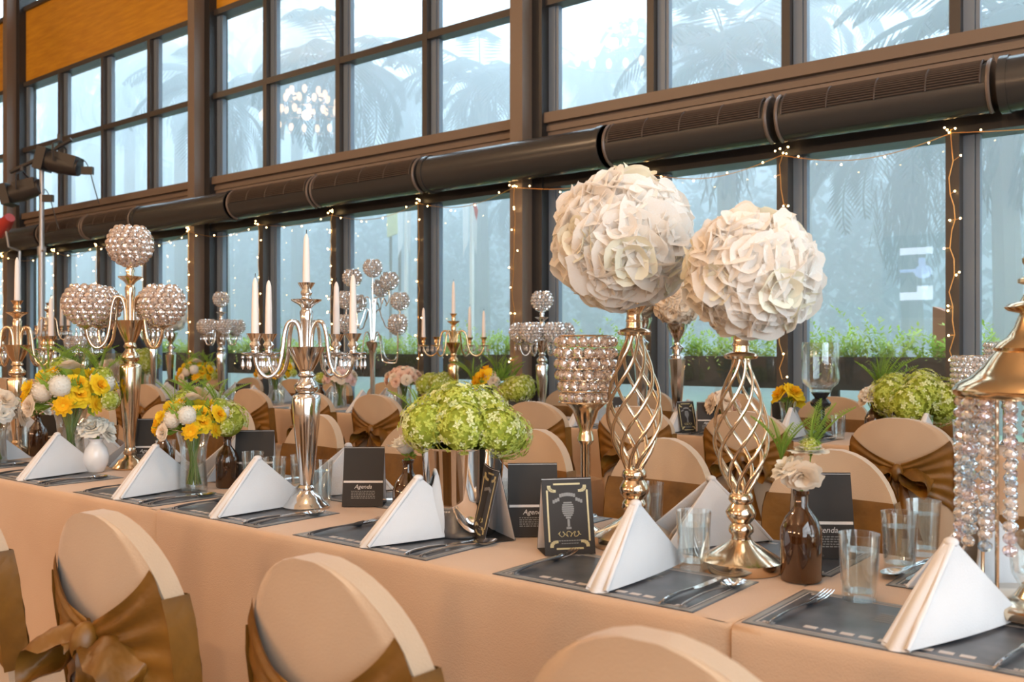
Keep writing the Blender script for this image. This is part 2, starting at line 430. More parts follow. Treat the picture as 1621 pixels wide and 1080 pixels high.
# ------------------------------------------------------------------ ventilation duct under the sill
DY, DZ = 6.42, 2.845
duct = thing('ventilation_duct', 'long dark round ventilation duct with grilles under the upper window sill', 'duct', (0, 0, 0))
RX = Matrix.Rotation(pi/2, 4, 'Y')
def cyl_x(mb, x0, x1, r, n=28, mi=0, cy=DY, cz=DZ, caps=True):
    mb.tube([(x0, cy, cz), (x1, cy, cz)], r, n, mi, caps)
for x0, x1 in ((-1.26, 4.4), (-6.11, -4.13), (-11.1, -9.13), (-16.0, -13.7), (-20.9, -18.9), (-26.5, -24)):
    d = MB(); cyl_x(d, x0, x1, 0.168); cyl_x(d, x0, x0+0.05, 0.178); cyl_x(d, x1-0.05, x1, 0.178)
    obj('duct_section', d, M['duct'], duct)
for x0, x1 in ((-2.66, -1.30), (-4.08, -2.72), (-7.64, -6.16), (-9.08, -7.68), (-12.36, -11.15), (-13.65, -12.4), (-17.4, -16.05), (-18.85, -17.45)):
    d = MB(); cyl_x(d, x0, x1, 0.160)
    sec = obj('grille_section', d, M['duct'], duct)
    s = MB()
    n = 11
    for k in range(n):
        a = radians(2 + 62*k/(n-1))          # from the front up over the shoulder
        y = DY - 0.168*cos(a); z = DZ + 0.168*sin(a)
        s.tube([(x0+0.05, y, z), (x1-0.05, y, z)], 0.0062, 5, 0)
    m = 4
    for k in range(m+1):
        x = x0+0.05+(x1-x0-0.10)*k/m
        s.tube([(x, DY-0.172*cos(radians(t)), DZ+0.172*sin(radians(t))) for t in range(-2, 69, 10)], 0.006, 5, 0)
    obj('grille_slats', s, M['slat'], sec)
    t = MB()
    a = radians(74)
    t.box(x0, x1, DY-0.172*cos(a)-0.02, DY-0.172*cos(a)+0.03, DZ+0.150, DZ+0.182)
    for x in (x0, x1-0.02):
        t.tube([(x+0.01, DY-0.166*cos(radians(q)), DZ+0.166*sin(radians(q))) for q in range(-80, 95, 12)], 0.013, 6, 0)
    obj('grille_rail', t, M['ductrail'], sec)
    u = MB(); u.grid(lambda p, q: Vector((x0+(x1-x0)*p, DY-0.166*cos(radians(-4-50*q)), DZ+0.166*sin(radians(-4-50*q)))), 1, 5)
    obj('grille_lip', u, M['duct'], sec)
h = MB()
for x in COLS[1:6]:
    h.box(x-0.03, x+0.03, DY+0.1, GY-0.28, DZ-0.03, DZ+0.03)
obj('duct_bracket', h, M['frame'], duct)

# ------------------------------------------------------------------ chandeliers: they light the room and show in the upper panes
for i, (lx, ly, lz) in enumerate(CHANDELIERS_AND_FILL[:3]):
    c = thing('chandelier', 'tiered warm chandelier hanging %s over the tables' % ['nearest the right wall', 'at the middle of the hall', 'towards the left end'][i], 'chandelier', (lx, ly, lz), group='chandeliers')
    m = MB()
    for r, z in ((0.95, -0.1), (0.7, 0.2), (0.4, 0.45)):
        m.tube([(r*cos(2*pi*k/24), r*sin(2*pi*k/24), z) for k in range(25)], 0.02, 6)
    m.tube([(0,0,0.45),(0,0,ZC-lz)], 0.02, 6)
    for k in range(4):
        a = k*pi/2
        m.tube([(0,0,0.6),(0.95*cos(a),0.95*sin(a),-0.1)], 0.012, 5)
    obj('chandelier_frame', m, M['gold'], c)
    g = MB()
    for r, z, n in ((0.95, -0.02, 20), (0.7, 0.28, 14), (0.4, 0.53, 8)):
        for k in range(n):
            a = 2*pi*k/n
            g.lathe([(0.02,-0.02),(0.05,0.03),(0.055,0.10),(0.03,0.15)], 8, (r*cos(a), r*sin(a), z), cap0=True, cap1=True)
    tag(obj('chandelier_shades', g, M['lampglow'], c), kind='stuff')

for i, (lx, lz) in enumerate(FILL_LAMPS):  # bodies of the added fill lamps, out of view
    t = thing('added_fill_lamp', 'added half-round fill lamp on the unseen back wall, %s from the left' % NUM[i], 'lamp', (lx, YB, lz), group='added fill lamps')
    m = MB(); m.box(-.12, .12, 0, .03, -.2, .2); m.tube([(0, .02, 0), (0, .18, 0)], .02, 6); obj('fill_lamp_base', m, M['gold'], t)
    m = MB(); m.lathe([(.10, -.14), (.15, -.05), (.16, .05), (.12, .14)], 16, (0, .13, 0), cap0=True, cap1=True); obj('fill_lamp_shade', m, M['lampglow'], t)

# screen on the back wall whose picture shows in the right-hand lower pane
sc_ = thing('wall_screen', 'lit wall screen at the back of the hall mirrored in the glass', 'screen', (-6.2, YB+0.06, 2.85))
m = MB(); m.box(-0.75, 0.75, -0.05, 0.0, -0.95, 0.95); obj('screen_housing', m, M['black'], sc_)
m = MB(); m.box(-0.36, 0.36, 0, 0.01, 0.50, 0.66); m.box(0.02, 0.36, 0, 0.01, -0.52, -0.22); m.box(-0.36, 0.36, 0, 0.01, -0.54, -0.36)
obj('screen_bars', m, M['screen'], sc_)
m = MB(); m.ico((0.15, 0.012, 0.1), 0.2, 2, 0, (1, .04, .75)); m.box(0.05, 0.2, 0, 0.01, 0.2, 0.42); m.box(-0.36, 0, 0, 0.01, 0.10, 0.17)
obj('screen_picture', m, M['screenblue'], sc_)

# ------------------------------------------------------------------ outdoors
b = MB(); b.box(-110, 30, GY+0.25, 70, -0.3, -0.02); struct('ground', b, M['lawn'])
def planter(x0, x1, idx):
    t = thing('planter_box', 'long charcoal planter box outside the lower windows, %s' % idx, 'planter', ((x0+x1)/2, 7.85, -0.02), group='planter boxes along the glass')
    w = (x1-x0)/2-0.01
    m = MB(); m.box(-w, w, -0.17, 0.17, 0.90, 1.17); m.box(-w, w, -0.19, 0.19, 1.13, 1.17)
    obj('trough', m, M['planter'], t)
    for s in (-1, 1):
        m = MB(); m.box(s*w*0.85-0.03, s*w*0.85+0.03, -0.03, 0.03, 0, 0.90); obj('leg', m, M['planter'], t)
PX = [2.0, -3.2, -8.4, -13.6, -18.8, -24.0]
for i in range(5):
    planter(PX[i+1], PX[i], ['at the right end', 'second from the right', 'third from the right', 'fourth from the right', 'at the far left'][i])
def leafquad(mb, p, d, l, w, mi=0, up=None):
    d = d.normalized(); s = d.cross(up or Vector((0,0,1)))
    s = s.normalized()*w if s.length > 1e-3 else Vector((w,0,0))
    mb.add([p, p+d*l*0.5+s, p+d*l, p+d*l*0.5-s], [(0,1,2,3)], mi)
rnd = random.Random(3)
def rv(r=1.0): 
    while True:
        v = Vector((rnd.uniform(-1,1), rnd.uniform(-1,1), rnd.uniform(-1,1)))
        if 0.05 < v.length < 1: return v*r
def shrub_mesh(seed):
    rnd.seed(seed); mb = MB()
    for k in range(110):
        base = Vector((rnd.uniform(-.5,.5), rnd.uniform(-.1,.1), 0))
        h = rnd.uniform(.10,.27) if rnd.random() < .95 else rnd.uniform(.34,.5)
        lean = Vector((rnd.uniform(-.25,.25), rnd.uniform(-.2,.15), 0))
        n = int(h/0.018)
        for j in range(n):
            t = j/n; p = base+lean*t*t+Vector((0,0,h*t))
            for s in (-1,1):
                d = Vector((rnd.uniform(-1,1), rnd.uniform(-1,1), rnd.uniform(-.1,.8)))
                leafquad(mb, p, d, rnd.uniform(.03,.06), .011)
    for k in range(5):                      # shoots that hang over the front
        x = rnd.uniform(-.5,.5); L = rnd.uniform(.12,.30)
        for j in range(16):
            t = j/16; p = Vector((x+.06*sin(t*4+k), -.15-.10*t, .06+.12*sin(t*2.2)-L*t*t))
            d = Vector((rnd.uniform(-1,1), rnd.uniform(-1,.3), rnd.uniform(-.8,.5)))
            leafquad(mb, p, d, .045, .009)
    return mesh_of('shrub_foliage', mb, M['shrub'], 0)
SHR = [shrub_mesh(s) for s in range(4)]
xs = 1.6; k = 0
while xs > -23.5:
    t = tag(obj('shrub', SHR[k % 4], None, None, loc=(xs, 7.85, 1.12)), 'feathery bright green shrub in the planter box, %s from the right' % NUM[k], 'shrub', 'shrubs in the planter boxes')
    t.rotation_euler = (0, 0, pi*(k % 2)*0); t.scale = (1.0, 1.0, 0.8+0.35*((k*37) % 10)/10)
    xs -= 1.08; k += 1

def palm_mesh():
    rnd.seed(11); mb = MB()
    for k in range(26):
        az = 2*pi*k*0.381966; el = radians(rnd.uniform(-15, 75)); L = rnd.uniform(2.2, 3.0)
        d = Vector((cos(az), sin(az), 0)); p = Vector((0,0,0)); a = el
        n = 26; side = Vector((-sin(az), cos(az), 0))
        for j in range(n):
            a -= radians(4.6); stp = d*cos(a)+Vector((0,0,sin(a))); q = p+stp*(L/n)
            w = (.62*sin(pi*min(1, (j+3)/(n+3)))+.10)
            for s in (-1,1):
                tip = (side*s*0.85+stp*0.55+Vector((0,0,-.45))).normalized()
                leafquad(mb, p, tip, w*rnd.uniform(.85,1.1), .035, 0, stp)
            mb.tube([p, q], .02, 3, 0, False); p = q
    for k in range(40):                      # skirt of dry hanging fronds
        az = rnd.uniform(0, 2*pi); L = rnd.uniform(1.2, 2.4); r0 = rnd.uniform(.1,.35)
        for j in range(14):
            t = j/14; p = Vector((cos(az)*(r0+.35*sin(pi*t)), sin(az)*(r0+.35*sin(pi*t)), -.2-L*t))
            leafquad(mb, p, Vector((rnd.uniform(-.4,.4), rnd.uniform(-.4,.4), -1)), .5, .03, 1, Vector((cos(az),sin(az),.1)))
    return mesh_of('palm_crown', mb, [M['palm'], M['palmdry']], 0)
PALM = palm_mesh()
TR = mesh_of('palm_trunk', MB().tube([(0,0,0),(0.05,0,2),(0,0,4),(0.05,0,6.4)], [.24,.2,.18,.17], 8), M['trunk'])
palms = [(1150,85,16,'with its crown behind the second upper pane from the right'), (1270,15,20,'right of the tallest palm'), (1440,215,18,'low, behind the right-hand lower pane'),
         (1590,40,15,'at the right edge of the view'), (470,45,19,'behind the upper panes left of centre'), (385,60,23,'beside the second column from the right'),
         (640,150,21,'behind the upper panes of the middle bay'), (760,130,17,'left of the nearest column'), (255,75,24,'behind the upper panes of the left bay'),
         (215,190,27,'low in the left bay'), (930,120,24,'behind the chandelier reflection'), (20,190,33,'at the left edge of the view'), (880,300,20,'low, behind the tall flower ball'), (1050,60,23,'left of the tallest palm'),
         (90,150,17,'behind the far left upper panes'), (150,185,20,'behind the lighting stand'), (205,110,17.0,'left bay, second pane from the right'), (285,90,16.5,'left bay, rightmost pane'), (350,150,14.0,'just right of the second column from the right'), (110,60,15,'tall, at the far left'), (540,100,14,'between the middle bay mullions')]
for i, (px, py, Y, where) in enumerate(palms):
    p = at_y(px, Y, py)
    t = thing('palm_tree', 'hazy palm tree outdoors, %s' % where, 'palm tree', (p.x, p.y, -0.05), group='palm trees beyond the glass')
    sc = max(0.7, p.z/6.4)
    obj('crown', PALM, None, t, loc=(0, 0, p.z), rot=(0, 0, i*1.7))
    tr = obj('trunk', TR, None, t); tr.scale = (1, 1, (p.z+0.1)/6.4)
def tree_mesh(seed):
    rnd.seed(seed); mb = MB()
    blobs = [(Vector((rnd.uniform(-2.6,2.6), rnd.uniform(-1.5,1.5), rnd.uniform(1.2,5.2))), rnd.uniform(1.0,1.7)) for _ in range(12)]
    for c, r in blobs:
        for k in range(190):
            v = rv().normalized()*r*rnd.uniform(.75,1.05)
            leafquad(mb, c+v, rv(), rnd.uniform(.25,.45), .12)
    return mesh_of('tree_foliage', mb, M['tree'], 0)
TREES = [tree_mesh(s) for s in (21, 22, 23)]
tx = [(3,25),(-2.5,25.5),(-8,26),(-13,25),(-18,27),(-23,25),(-28,27),(-33,25),(-39,27),(-45,26),(-51,27),(-58,26)]
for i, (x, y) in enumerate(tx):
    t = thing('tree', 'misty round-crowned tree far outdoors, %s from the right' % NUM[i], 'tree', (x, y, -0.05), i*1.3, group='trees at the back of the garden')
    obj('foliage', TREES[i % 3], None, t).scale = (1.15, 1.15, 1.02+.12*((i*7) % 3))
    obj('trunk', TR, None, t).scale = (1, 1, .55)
# two flag poles and a board in the garden
for px, Y, top, label in ((643, 11.5, 300, 'white pole with a drooping white flag, left of the other flagpole'), (747, 11.0, 285, 'white pole with a red and white drooping flag')):
    p = at_y(px, Y, top)
    t = thing('flagpole', label, 'flagpole', (p.x, p.y, -0.03))
    m = MB(); m.tube([(0,0,0),(0,0,p.z+.05)], .035, 8); m.ico((0,0,p.z+.06), .05, 1); obj('pole', m, M['polewhite'], t)
    red = px == 747
    m = MB()
    for q in range(3):
        a0 = q*2.1
        m.grid(lambda u, v, a0=a0: Vector((cos(a0)*(.04+.10*u*(1-.3*v)), sin(a0)*(.04+.1*u)-.02, p.z-.05-.85*v-.25*u+.02*sin(9*u+q))), 4, 8, 0)
        if red and q < 2: m.grid(lambda u, v, a0=a0: Vector((cos(a0)*(.05+.10*u*(1-.3*v)), sin(a0)*(.05+.1*u)-.028, p.z-.22-.16*v-.25*u+.02*sin(9*u+q))), 4, 4, 1)
    obj('flag', m, [M['flagwhite'], M['flagred']], t)
p = at_y(622, 12, 355)
t = thing('board', 'pale yellow board on posts outdoors behind the middle windows', 'board', (p.x, p.y, -0.03), -0.5)
m = MB(); m.box(-.33, .33, -.02, .02, p.z-.17, p.z+.30); obj('panel', m, M['signyellow'], t)
for s in (-1, 1):
    m = MB(); m.box(s*.3-.02, s*.3+.02, .02, .06, 0, p.z+.25); obj('post', m, M['trunk'], t)
p = at_y(1498, 8.6, 520)
t = thing('garden_block', 'terracotta block wall end outdoors by the right-hand window post', 'wall block', (p.x+.02, p.y, -0.03))
m = MB(); m.poly([(-.13,0),(.15,0),(.15,p.z+.10),(-.13,p.z+.22)], .25); obj('block', m, M['terracotta'], t)
# mist in the garden
b = MB(); b.box(-110, 28, 9.2, 60, 0.02, 13)
vm = bpy.data.materials.new('garden_mist'); vm.use_nodes = True
nt = vm.node_tree; nt.nodes.clear()
vo = nt.nodes.new('ShaderNodeOutputMaterial'); vs_ = nt.nodes.new('ShaderNodeVolumeScatter')
vs_.inputs['Color'].default_value = (.86, .95, 1, 1); vs_.inputs['Density'].default_value = 0.10
va_ = nt.nodes.new('ShaderNodeVolumeAbsorption'); ad_ = nt.nodes.new('ShaderNodeAddShader')
va_.inputs['Color'].default_value = (.86, .95, 1, 1); va_.inputs['Density'].default_value = 0.10
nt.links.new(vs_.outputs[0], ad_.inputs[0]); nt.links.new(va_.outputs[0], ad_.inputs[1]); nt.links.new(ad_.outputs[0], vo.inputs['Volume'])
tag(obj('garden_mist', b, vm), 'pale bluish mist hanging over the garden outdoors', 'mist', kind='stuff')

# ------------------------------------------------------------------ tables under linen
TZ = 0.75
T1F, T1B = 1.52, 2.25                     # near table, front and back edge
T2F, T2B = 4.62, 5.35                     # second table
def cloth_mesh(L, W, seed):
    rr = random.Random(seed); ph = [rr.uniform(0, 6) for _ in range(4)]
    hx, hy = L/2, W/2; path = []
    def edge(p, q, nrm):
        n = max(2, int((Vector(q)-Vector(p)).length/0.06))
        for k in range(n):
            t = k/n; path.append((p[0]+(q[0]-p[0])*t, p[1]+(q[1]-p[1])*t, nrm))
    edge((-hx,-hy),(hx,-hy),(0,-1)); edge((hx,-hy),(hx,hy),(1,0)); edge((hx,hy),(-hx,hy),(0,1)); edge((-hx,hy),(-hx,-hy),(-1,0))
    n = len(path); mb = MB(); vs = []; fs = []
    rows = [(-.03, 0), (-.004, 0), (.003, -.003), (.007, -.012)]+[(.008, -.03-.72*(k/9)) for k in range(10)]
    for j, (o, dz) in enumerate(rows):
        for k, (x, y, nr) in enumerate(path):
            side = abs(nr[0]) > 0
            wv = 0.0
            if dz < -.02:
                f = (-dz)/.75; u = x if not side else y
                wv = f*(0.012+.012*sin(u*9+ph[0])+.008*sin(u*17+ph[1]))
                if side: wv *= .0
            oo = o+wv
            if side: oo = min(oo, .002)
            xx, yy = x+nr[0]*oo, y+nr[1]*oo
            if abs(xx) > hx-0.001 and not side: xx = max(-hx, min(hx, xx))
            vs.append((xx, yy, dz+TZ-.0))
    for j in range(len(rows)-1):
        for k in range(n):
            k2 = (k+1) % n; fs.append((j*n+k, (j+1)*n+k, (j+1)*n+k2, j*n+k2))
    mb.add(vs, fs); mb.add([vs[k] for k in range(n)], [tuple(range(n))])
    return mb
t1x = [(0.62, -0.72), (-0.724, -2.54), (-2.544, -4.34), (-4.344, -6.14), (-6.144, -7.94)]
for i, (xa, xb) in enumerate(t1x):
    o = obj('tablecloth', cloth_mesh(xa-xb, T1B-T1F, i), M['cloth'], smooth=60, loc=((xa+xb)/2, (T1F+T1B)/2, 0))
    tag(o, 'peach floor-length tablecloth on the near table, %s length from the right' % NUM[i], 'tablecloth', 'tablecloths of the near table')
t2x = [(1.25-1.8*k, 1.25-1.8*(k+1)+.004) for k in range(9)]
for i, (xa, xb) in enumerate(t2x):
    o = obj('tablecloth', cloth_mesh(xa-xb, T2B-T2F, 20+i), M['cloth'], smooth=60, loc=((xa+xb)/2, (T2F+T2B)/2, 0))
    tag(o, 'peach floor-length tablecloth on the second table, %s length from the right' % NUM[i], 'tablecloth', 'tablecloths of the second table')

# ------------------------------------------------------------------ chairs in stretch covers with a tied satin sash
def make_chair(a, rise, ex, top=0.93):
    "local frame: backrest near y=0, the sitter faces +y"
    zs = top-rise; th = 0.040
    def hw(h):
        if h <= zs: return a*(0.93+0.07*min(1, (h-.30)/(zs-.30)))
        q = min(1, (h-zs)/rise); return a*(1-q**ex)**(1/ex)
    def yc(s, h): return -0.015-0.065*((h-.45)/.48)*1.0+0.018*s*s
    hs = [.30+(zs-.30)*k/6 for k in range(7)]+[zs+rise*sin(pi/2*k/10) for k in range(1, 10)]+[top-.0015]
    t = thing('banquet_chair', None, None)
    mb = MB(); nc = 14; vs = []; fs = []
    cols = [sin(pi/2*(-1+2*i/nc)) for i in range(nc+1)]
    for h in hs:
        w = hw(h)
        for s in cols: vs.append((s*w, yc(s*w/a, h)+th/2, h))
        for s in reversed(cols): vs.append((s*w, yc(s*w/a, h)-th/2-(.006 if abs(s) < .93 else 0), h))
    m = 2*(nc+1)
    for j in range(len(hs)-1):
        for k in range(m):
            k2 = (k+1) % m; fs.append((j*m+k, j*m+k2, (j+1)*m+k2, (j+1)*m+k))
    fs.append(tuple((len(hs)-1)*m+k for k in range(m))); fs.append(tuple(range(m))[::-1])
    mb.add(vs, fs); obj('backrest', mb, M['cover'], t, smooth=50)
    # covered seat and skirt
    mb = MB(); L = [(-.035, 0.0), (-.025, .3), (-.015, .44), (-.005, .465), (.03, .475)]
    vs = []; fs = []; n = 40
    for off, z in L:
        for k in range(n):
            q = 2*pi*k/n; ca, sa = cos(q), sin(q)
            e = .35; x = (abs(ca)**e)*(1 if ca > 0 else -1)*(a-off-.01); y = .17+(abs(sa)**e)*(1 if sa > 0 else -1)*(.175-off)
            vs.append((x, y, z))
    for j in range(len(L)-1):
        for k in range(n):
            k2 = (k+1) % n; fs.append((j*n+k, j*n+k2, (j+1)*n+k2, (j+1)*n+k))
    fs.append(tuple((len(L)-1)*n+k for k in range(n)))
    mb.add(vs, fs); obj('seat_cover', mb, M['cover'], t, smooth=50)
    # sash: flat across the front, gathered to a knot behind
    mb = MB(); kz = top-.235
    mb.grid(lambda u, v: Vector(((2*u-1)*(hw(.5+.3*v)+.004), yc((2*u-1), .5+.3*v)+th/2+.005+.0015*sin(v*22+u*3), (kz-.16)+(.26)*v)), 16, 8)
    for sg in (-1, 1):
        def back(u, v, sg=sg):
            s = 1-u*.94                                   # edge to knot
            zt = kz+.150+(.040-.150)*u; zb = kz-.16+(.12)*(u**.7)
            z = zb+(zt-zb)*v
            w = hw(z)+.004
            pl = .006*(1+sin(v*31+5*u*u))*sin(pi*min(1,.12+u*.8))
            return Vector((sg*s*w, yc(s*w/a, z)-th/2-.004-.022*sin(pi*min(1,u*1.0)*.5)-pl*.8, z-.012*sin(u*pi)*v))
        mb.grid(back, 14, 30)
        mb.grid(lambda u, v, sg=sg: Vector((sg*(hw(kz-.16+.26*v)+.006), yc(1, kz-.16+.26*v)+(th/2+.005)-(th+.016)*u, kz-.16+.26*v)), 2, 6)
    sash = obj('sash', mb, M['satin'], t, smooth=180)
    yk = yc(0, kz)-th/2-.035
    mb = MB(); mb.ico((0, yk-.005, kz), .034, 2, 0, (.75, .8, 1.15)); obj('sash_knot', mb, M['satin'], sash, smooth=180)
    for sg in (-1, 1):
        def loop(u, v, sg=sg):
            an = 2*pi*u
            L = .135; r = .042
            x = .015+L*(.5-.5*cos(an)); zz = r*sin(an)*(.4+.6*(x/L))
            wv = (v-.5)*.115*(.45+.55*min(1, x/.08))
            return Vector((sg*x*.95, yk-.012+wv*.8+.006*sin(6*v+8*u), kz+zz-.30*x+.35*wv+.01*sin(3*an+v*5)))
        mb = MB(); mb.grid(loop, 20, 6); obj('sash_loop', mb, M['satin'], sash, smooth=180)
        mb = MB()
        mb.grid(lambda u, v, sg=sg: Vector((sg*(.012+.05*v+(u-.5)*(.03+.06*v)), yk+.002-.01*sin(pi*v)+.008*sin(u*7+v*4), kz-.02-.26*v)), 6, 12)
        obj('sash_tail', mb, M['satin'], sash, smooth=180)
    return t
chairA = make_chair(.190, .20, 2.0)
chairB = make_chair(.215, .135, 2.1, .925)
usedA = usedB = False
def put_chair(kind, x, y, rz, label, group):
    global usedA, usedB
    src = chairA if kind == 'A' else chairB
    first = (kind == 'A' and not usedA) or (kind == 'B' and not usedB)
    if kind == 'A': usedA = True
    else: usedB = True
    if first:
        src.location = (x, y, 0); src.rotation_euler = (0, 0, rz); tag(src, label, 'chair', group); return src
    return dup(src, (x, y, 0), rz, label, group)
for i, (x, y, rz) in enumerate([(-.505, .945, .02), (-1.06, .965, -.02), (-1.67, .96, .03), (-2.29, .94, -.02)]):
    put_chair('A', x, y, rz, 'beige chair with brown bow, back to us, %s from right at near table' % NUM[i], 'chairs on the near side of the near table')
for i, x in enumerate([-.36, -.985, -1.55, -2.09, -2.68, -3.30, -3.92, -4.55, -5.2, -5.85]):
    put_chair('A', x, 2.68, pi+.03*((i*5) % 3-1), 'beige chair facing us behind the near table, %s from the right' % NUM[i], 'chairs on the far side of the near table')
for i in range(16):
    x = [-1.23, -1.95, -2.57, -3.22, -3.86, -4.52, -5.17, -5.86, -6.6, -7.26][i] if i < 10 else -7.26-.67*(i-9)
    put_chair('B', x, 4.31, .03*((i*7) % 3-1), 'beige chair with brown bow, back to us, %s from right at second table' % NUM[i], 'chairs on the near side of the second table')
for i in range(17):
    x = -1.42-.66*i
    put_chair('B', x, 5.74, pi+.03*((i*5) % 3-1), 'beige covered chair facing us behind the second table, %s from the right' % NUM[i], 'chairs on the far side of the second table')

# ------------------------------------------------------------------ place settings
def napkin_mesh():
    "pyramid fold: ridge from the front foot up to the apex, two wings running back; front foot at y=0"
    mb = MB(); A = Vector((0, .145, .155)); th = .006
    def wing(ang, off, tipd, foot, mi=0, apex=A):
        d = Vector((sin(ang), cos(ang), 0))
        f = Vector((off, foot, .003)); tip = f+d*tipd; tip.z = .004; ap = Vector((apex.x+off*.25, apex.y, apex.z))
        nrm = (tip-f).cross(ap-f).normalized()*th
        def P(u, v, s):
            lo = f.lerp(tip, u); q = lo.lerp(ap, v) if False else None
            base = f.lerp(tip, u)
            p = base.lerp(ap, v)
            bulge = .012*sin(pi*u)*(1-v)*sin(pi*min(1, v+.3))
            return p+nrm*(s*.5)+nrm.normalized()*bulge
        mb.grid(lambda u, v: P(u, v, 1), 8, 8); mb.grid(lambda u, v: P(1-u, v, -1), 8, 8)
        # closing rims, rounded over
        mb.tube([f.lerp(ap, k/8)+nrm*0 for k in range(9)], [th*.9]*9, 6)
        mb.tube([tip.lerp(ap, k/8)+nrm.normalized()*0 for k in range(9)], th*.55, 6)
    wing(-.02, .022, .33, 0.0)
    wing(-.30, -.022, .30, 0.004)
    wing(-.10, .004, .26, .010, 0, A+Vector((0,-.004,-.006)))
    # the ridge: a rounded double fold from the front foot to the apex
    def ridge(u, v):
        a = pi*u; w = (.026*(1-v)+.010*v); dp = .012*(1-.4*v)
        g = .008*sin(2*a)*sin(2*a)*(1-v)
        base = Vector((0, 0.0, 0.002)).lerp(A, v)
        return base+Vector((-cos(a)*w, -sin(a)*dp+g*1.1, -sin(a)*dp*.25+.004*sin(pi*v)))
    mb.grid(ridge, 16, 12)
    mb.ico(A+Vector((0,.002,-.002)), .0125, 2, 0, (1,1,.7))
    return mesh_of('pyramid_napkin', mb, M['napkin'], 60)
NAP = napkin_mesh()
def mat_thing():
    t = thing('placemat', None, None)
    m = MB(); m.box(-.235, .235, 0, .285, 0, .0012); obj('mat_sheet', m, M['mat'], t)
    m = MB(); z0, z1 = .0012, .0017
    def fr(i, w, mi):
        x0, x1, y0, y1 = -.235+i, .235-i, i, .285-i
        m.box(x0, x1, y0, y0+w, z0, z1, mi); m.box(x0, x1, y1-w, y1, z0, z1, mi); m.box(x0, x0+w, y0+w, y1-w, z0, z1, mi); m.box(x1-w, x1, y0+w, y1-w, z0, z1, mi)
    fr(.004, .010, 1); fr(.018, .002, 0)
    for sx in (-1, 1):
        for yy in (.028, .257):
            for k in range(3): m.box(sx*(.205-k*.008)-.003, sx*(.205-k*.008)+.003, yy-.004, yy+.004, z0, z1, 0)
    for k in range(9): m.box(-.14+k*.031, -.14+k*.031+.022, .038, .052, z0, z1, 0)
    for k in range(5): m.box(-.06, .06-.01*(k % 2), .20-k*.012, .203-k*.012, z0, z1, 1)
    obj('mat_print', m, [M['matprint'], M['matdark']], t, smooth=0)
    return t
def fork_mesh():
    mb = MB()
    def zz(y): return .004+.011*max(0, (y-.13)/.12)**1.6+.006*sin(pi*min(1, y/.19))
    ys = [0, .01, .04, .08, .12, .145, .16, .175]
    ws = [.004, .007, .0065, .0045, .0035, .006, .011, .0125]
    mb.tube([(0, y, zz(y)) for y in ys], ws, 8, 0, True, .32)
    for k in range(4):
        x = -.0095+.0063*k
        mb.tube([(x, .172, zz(.172)), (x*1.05, .20, zz(.20)), (x*1.05, .225, zz(.225)+.001), (x*.95, .240, zz(.24)+.003)], [.0026, .0023, .002, .001], 6, 0, True, .7)
    return mesh_of('fork', mb, M['steel'], 50)
def spoon_mesh():
    mb = MB(); ys = [0, .01, .04, .08, .12, .15, .168]
    mb.tube([(0, y, .004+.007*sin(pi*y/.185)) for y in ys], [.004, .007, .0065, .0045, .0035, .004, .006], 8, 0, True, .34)
    def bowl(u, v):
        a = 2*pi*u; r = v
        return Vector((.021*r*sin(a), .200+.036*r*cos(a), .011-.010*(1-r*r)+.0))
    mb.grid(bowl, 20, 6); mb.grid(lambda u, v: bowl(1-u, v)+Vector((0,0,-.0012)), 20, 6)
    return mesh_of('spoon', mb, M['steel'], 50)
def knife_mesh():
    mb = MB()
    mb.tube([(0, y, .0045+.004*sin(pi*y/.14)) for y in (0, .008, .03, .07, .11, .125)], [.004, .0075, .008, .0065, .005, .0045], 8, 0, True, .42)
    pts = [(-.005, .12), (.004, .12), (.010, .135), (.0105, .20), (.006, .235), (-.002, .248), (-.005, .24)]
    o = [Vector((x, y, .0050)) for x, y in pts]+[Vector((x, y, .0066)) for x, y in pts]
    n = len(pts)
    mb.add(o, [tuple(range(n))[::-1], tuple(range(n, 2*n))]+[(i, (i+1) % n, (i+1) % n+n, i+n) for i in range(n)])
    return mesh_of('knife', mb, M['steel'], 30)
FORK, SPOON, KNIFE = fork_mesh(), spoon_mesh(), knife_mesh()
MAT0 = mat_thing(); mat_used = False
def put_mat(x, y, rz, label, group):
    global mat_used
    if not mat_used:
        mat_used = True; MAT0.location = (x, y, TZ+.0005); MAT0.rotation_euler = (0,0,rz); return tag(MAT0, label, 'placemat', group)
    return dup(MAT0, (x, y, TZ+.0005), rz, label, group)
def setting(i, x, front, side, tname, cutlery=True, nap=True, turn=0.0):
    "side 'near' faces -y, 'far' faces +y"
    rz = 0 if side == 'near' else pi
    sg = 1 if side == 'near' else -1
    y0 = front+.012*sg
    where = '%s from right, %s side of %s table' % (NUM[i], side, tname)
    gp = '%s of the %s side of the %s table'
    put_mat(x, y0, rz, 'charcoal printed placemat, '+where, gp % ('placemats', side, tname))
    zt = TZ+.0024
    if nap:
        o = obj('napkin', NAP, None, None, loc=(x+.02*sg, y0+.012*sg, zt), rot=(0, 0, rz+turn))
        tag(o, 'white pyramid napkin, '+where, 'napkin', gp % ('napkins', side, tname))
    if cutlery:
        for nm, me, dx, dy, a in (('fork', FORK, -.19, .012, .02), ('knife', KNIFE, .165, .004, -.02), ('spoon', SPOON, .205, .010, -.05)):
            o = obj(nm, me, None, None, loc=(x+dx*sg, y0+dy*sg, zt), rot=(0, 0, rz+a+turn*.3))
            tag(o, 'steel %s, ' % nm+where, nm, gp % (nm+'s', side, tname))
NEARX = [-.456, -1.02, -1.684, -2.30, -2.825, -3.487, -4.12, -4.75]
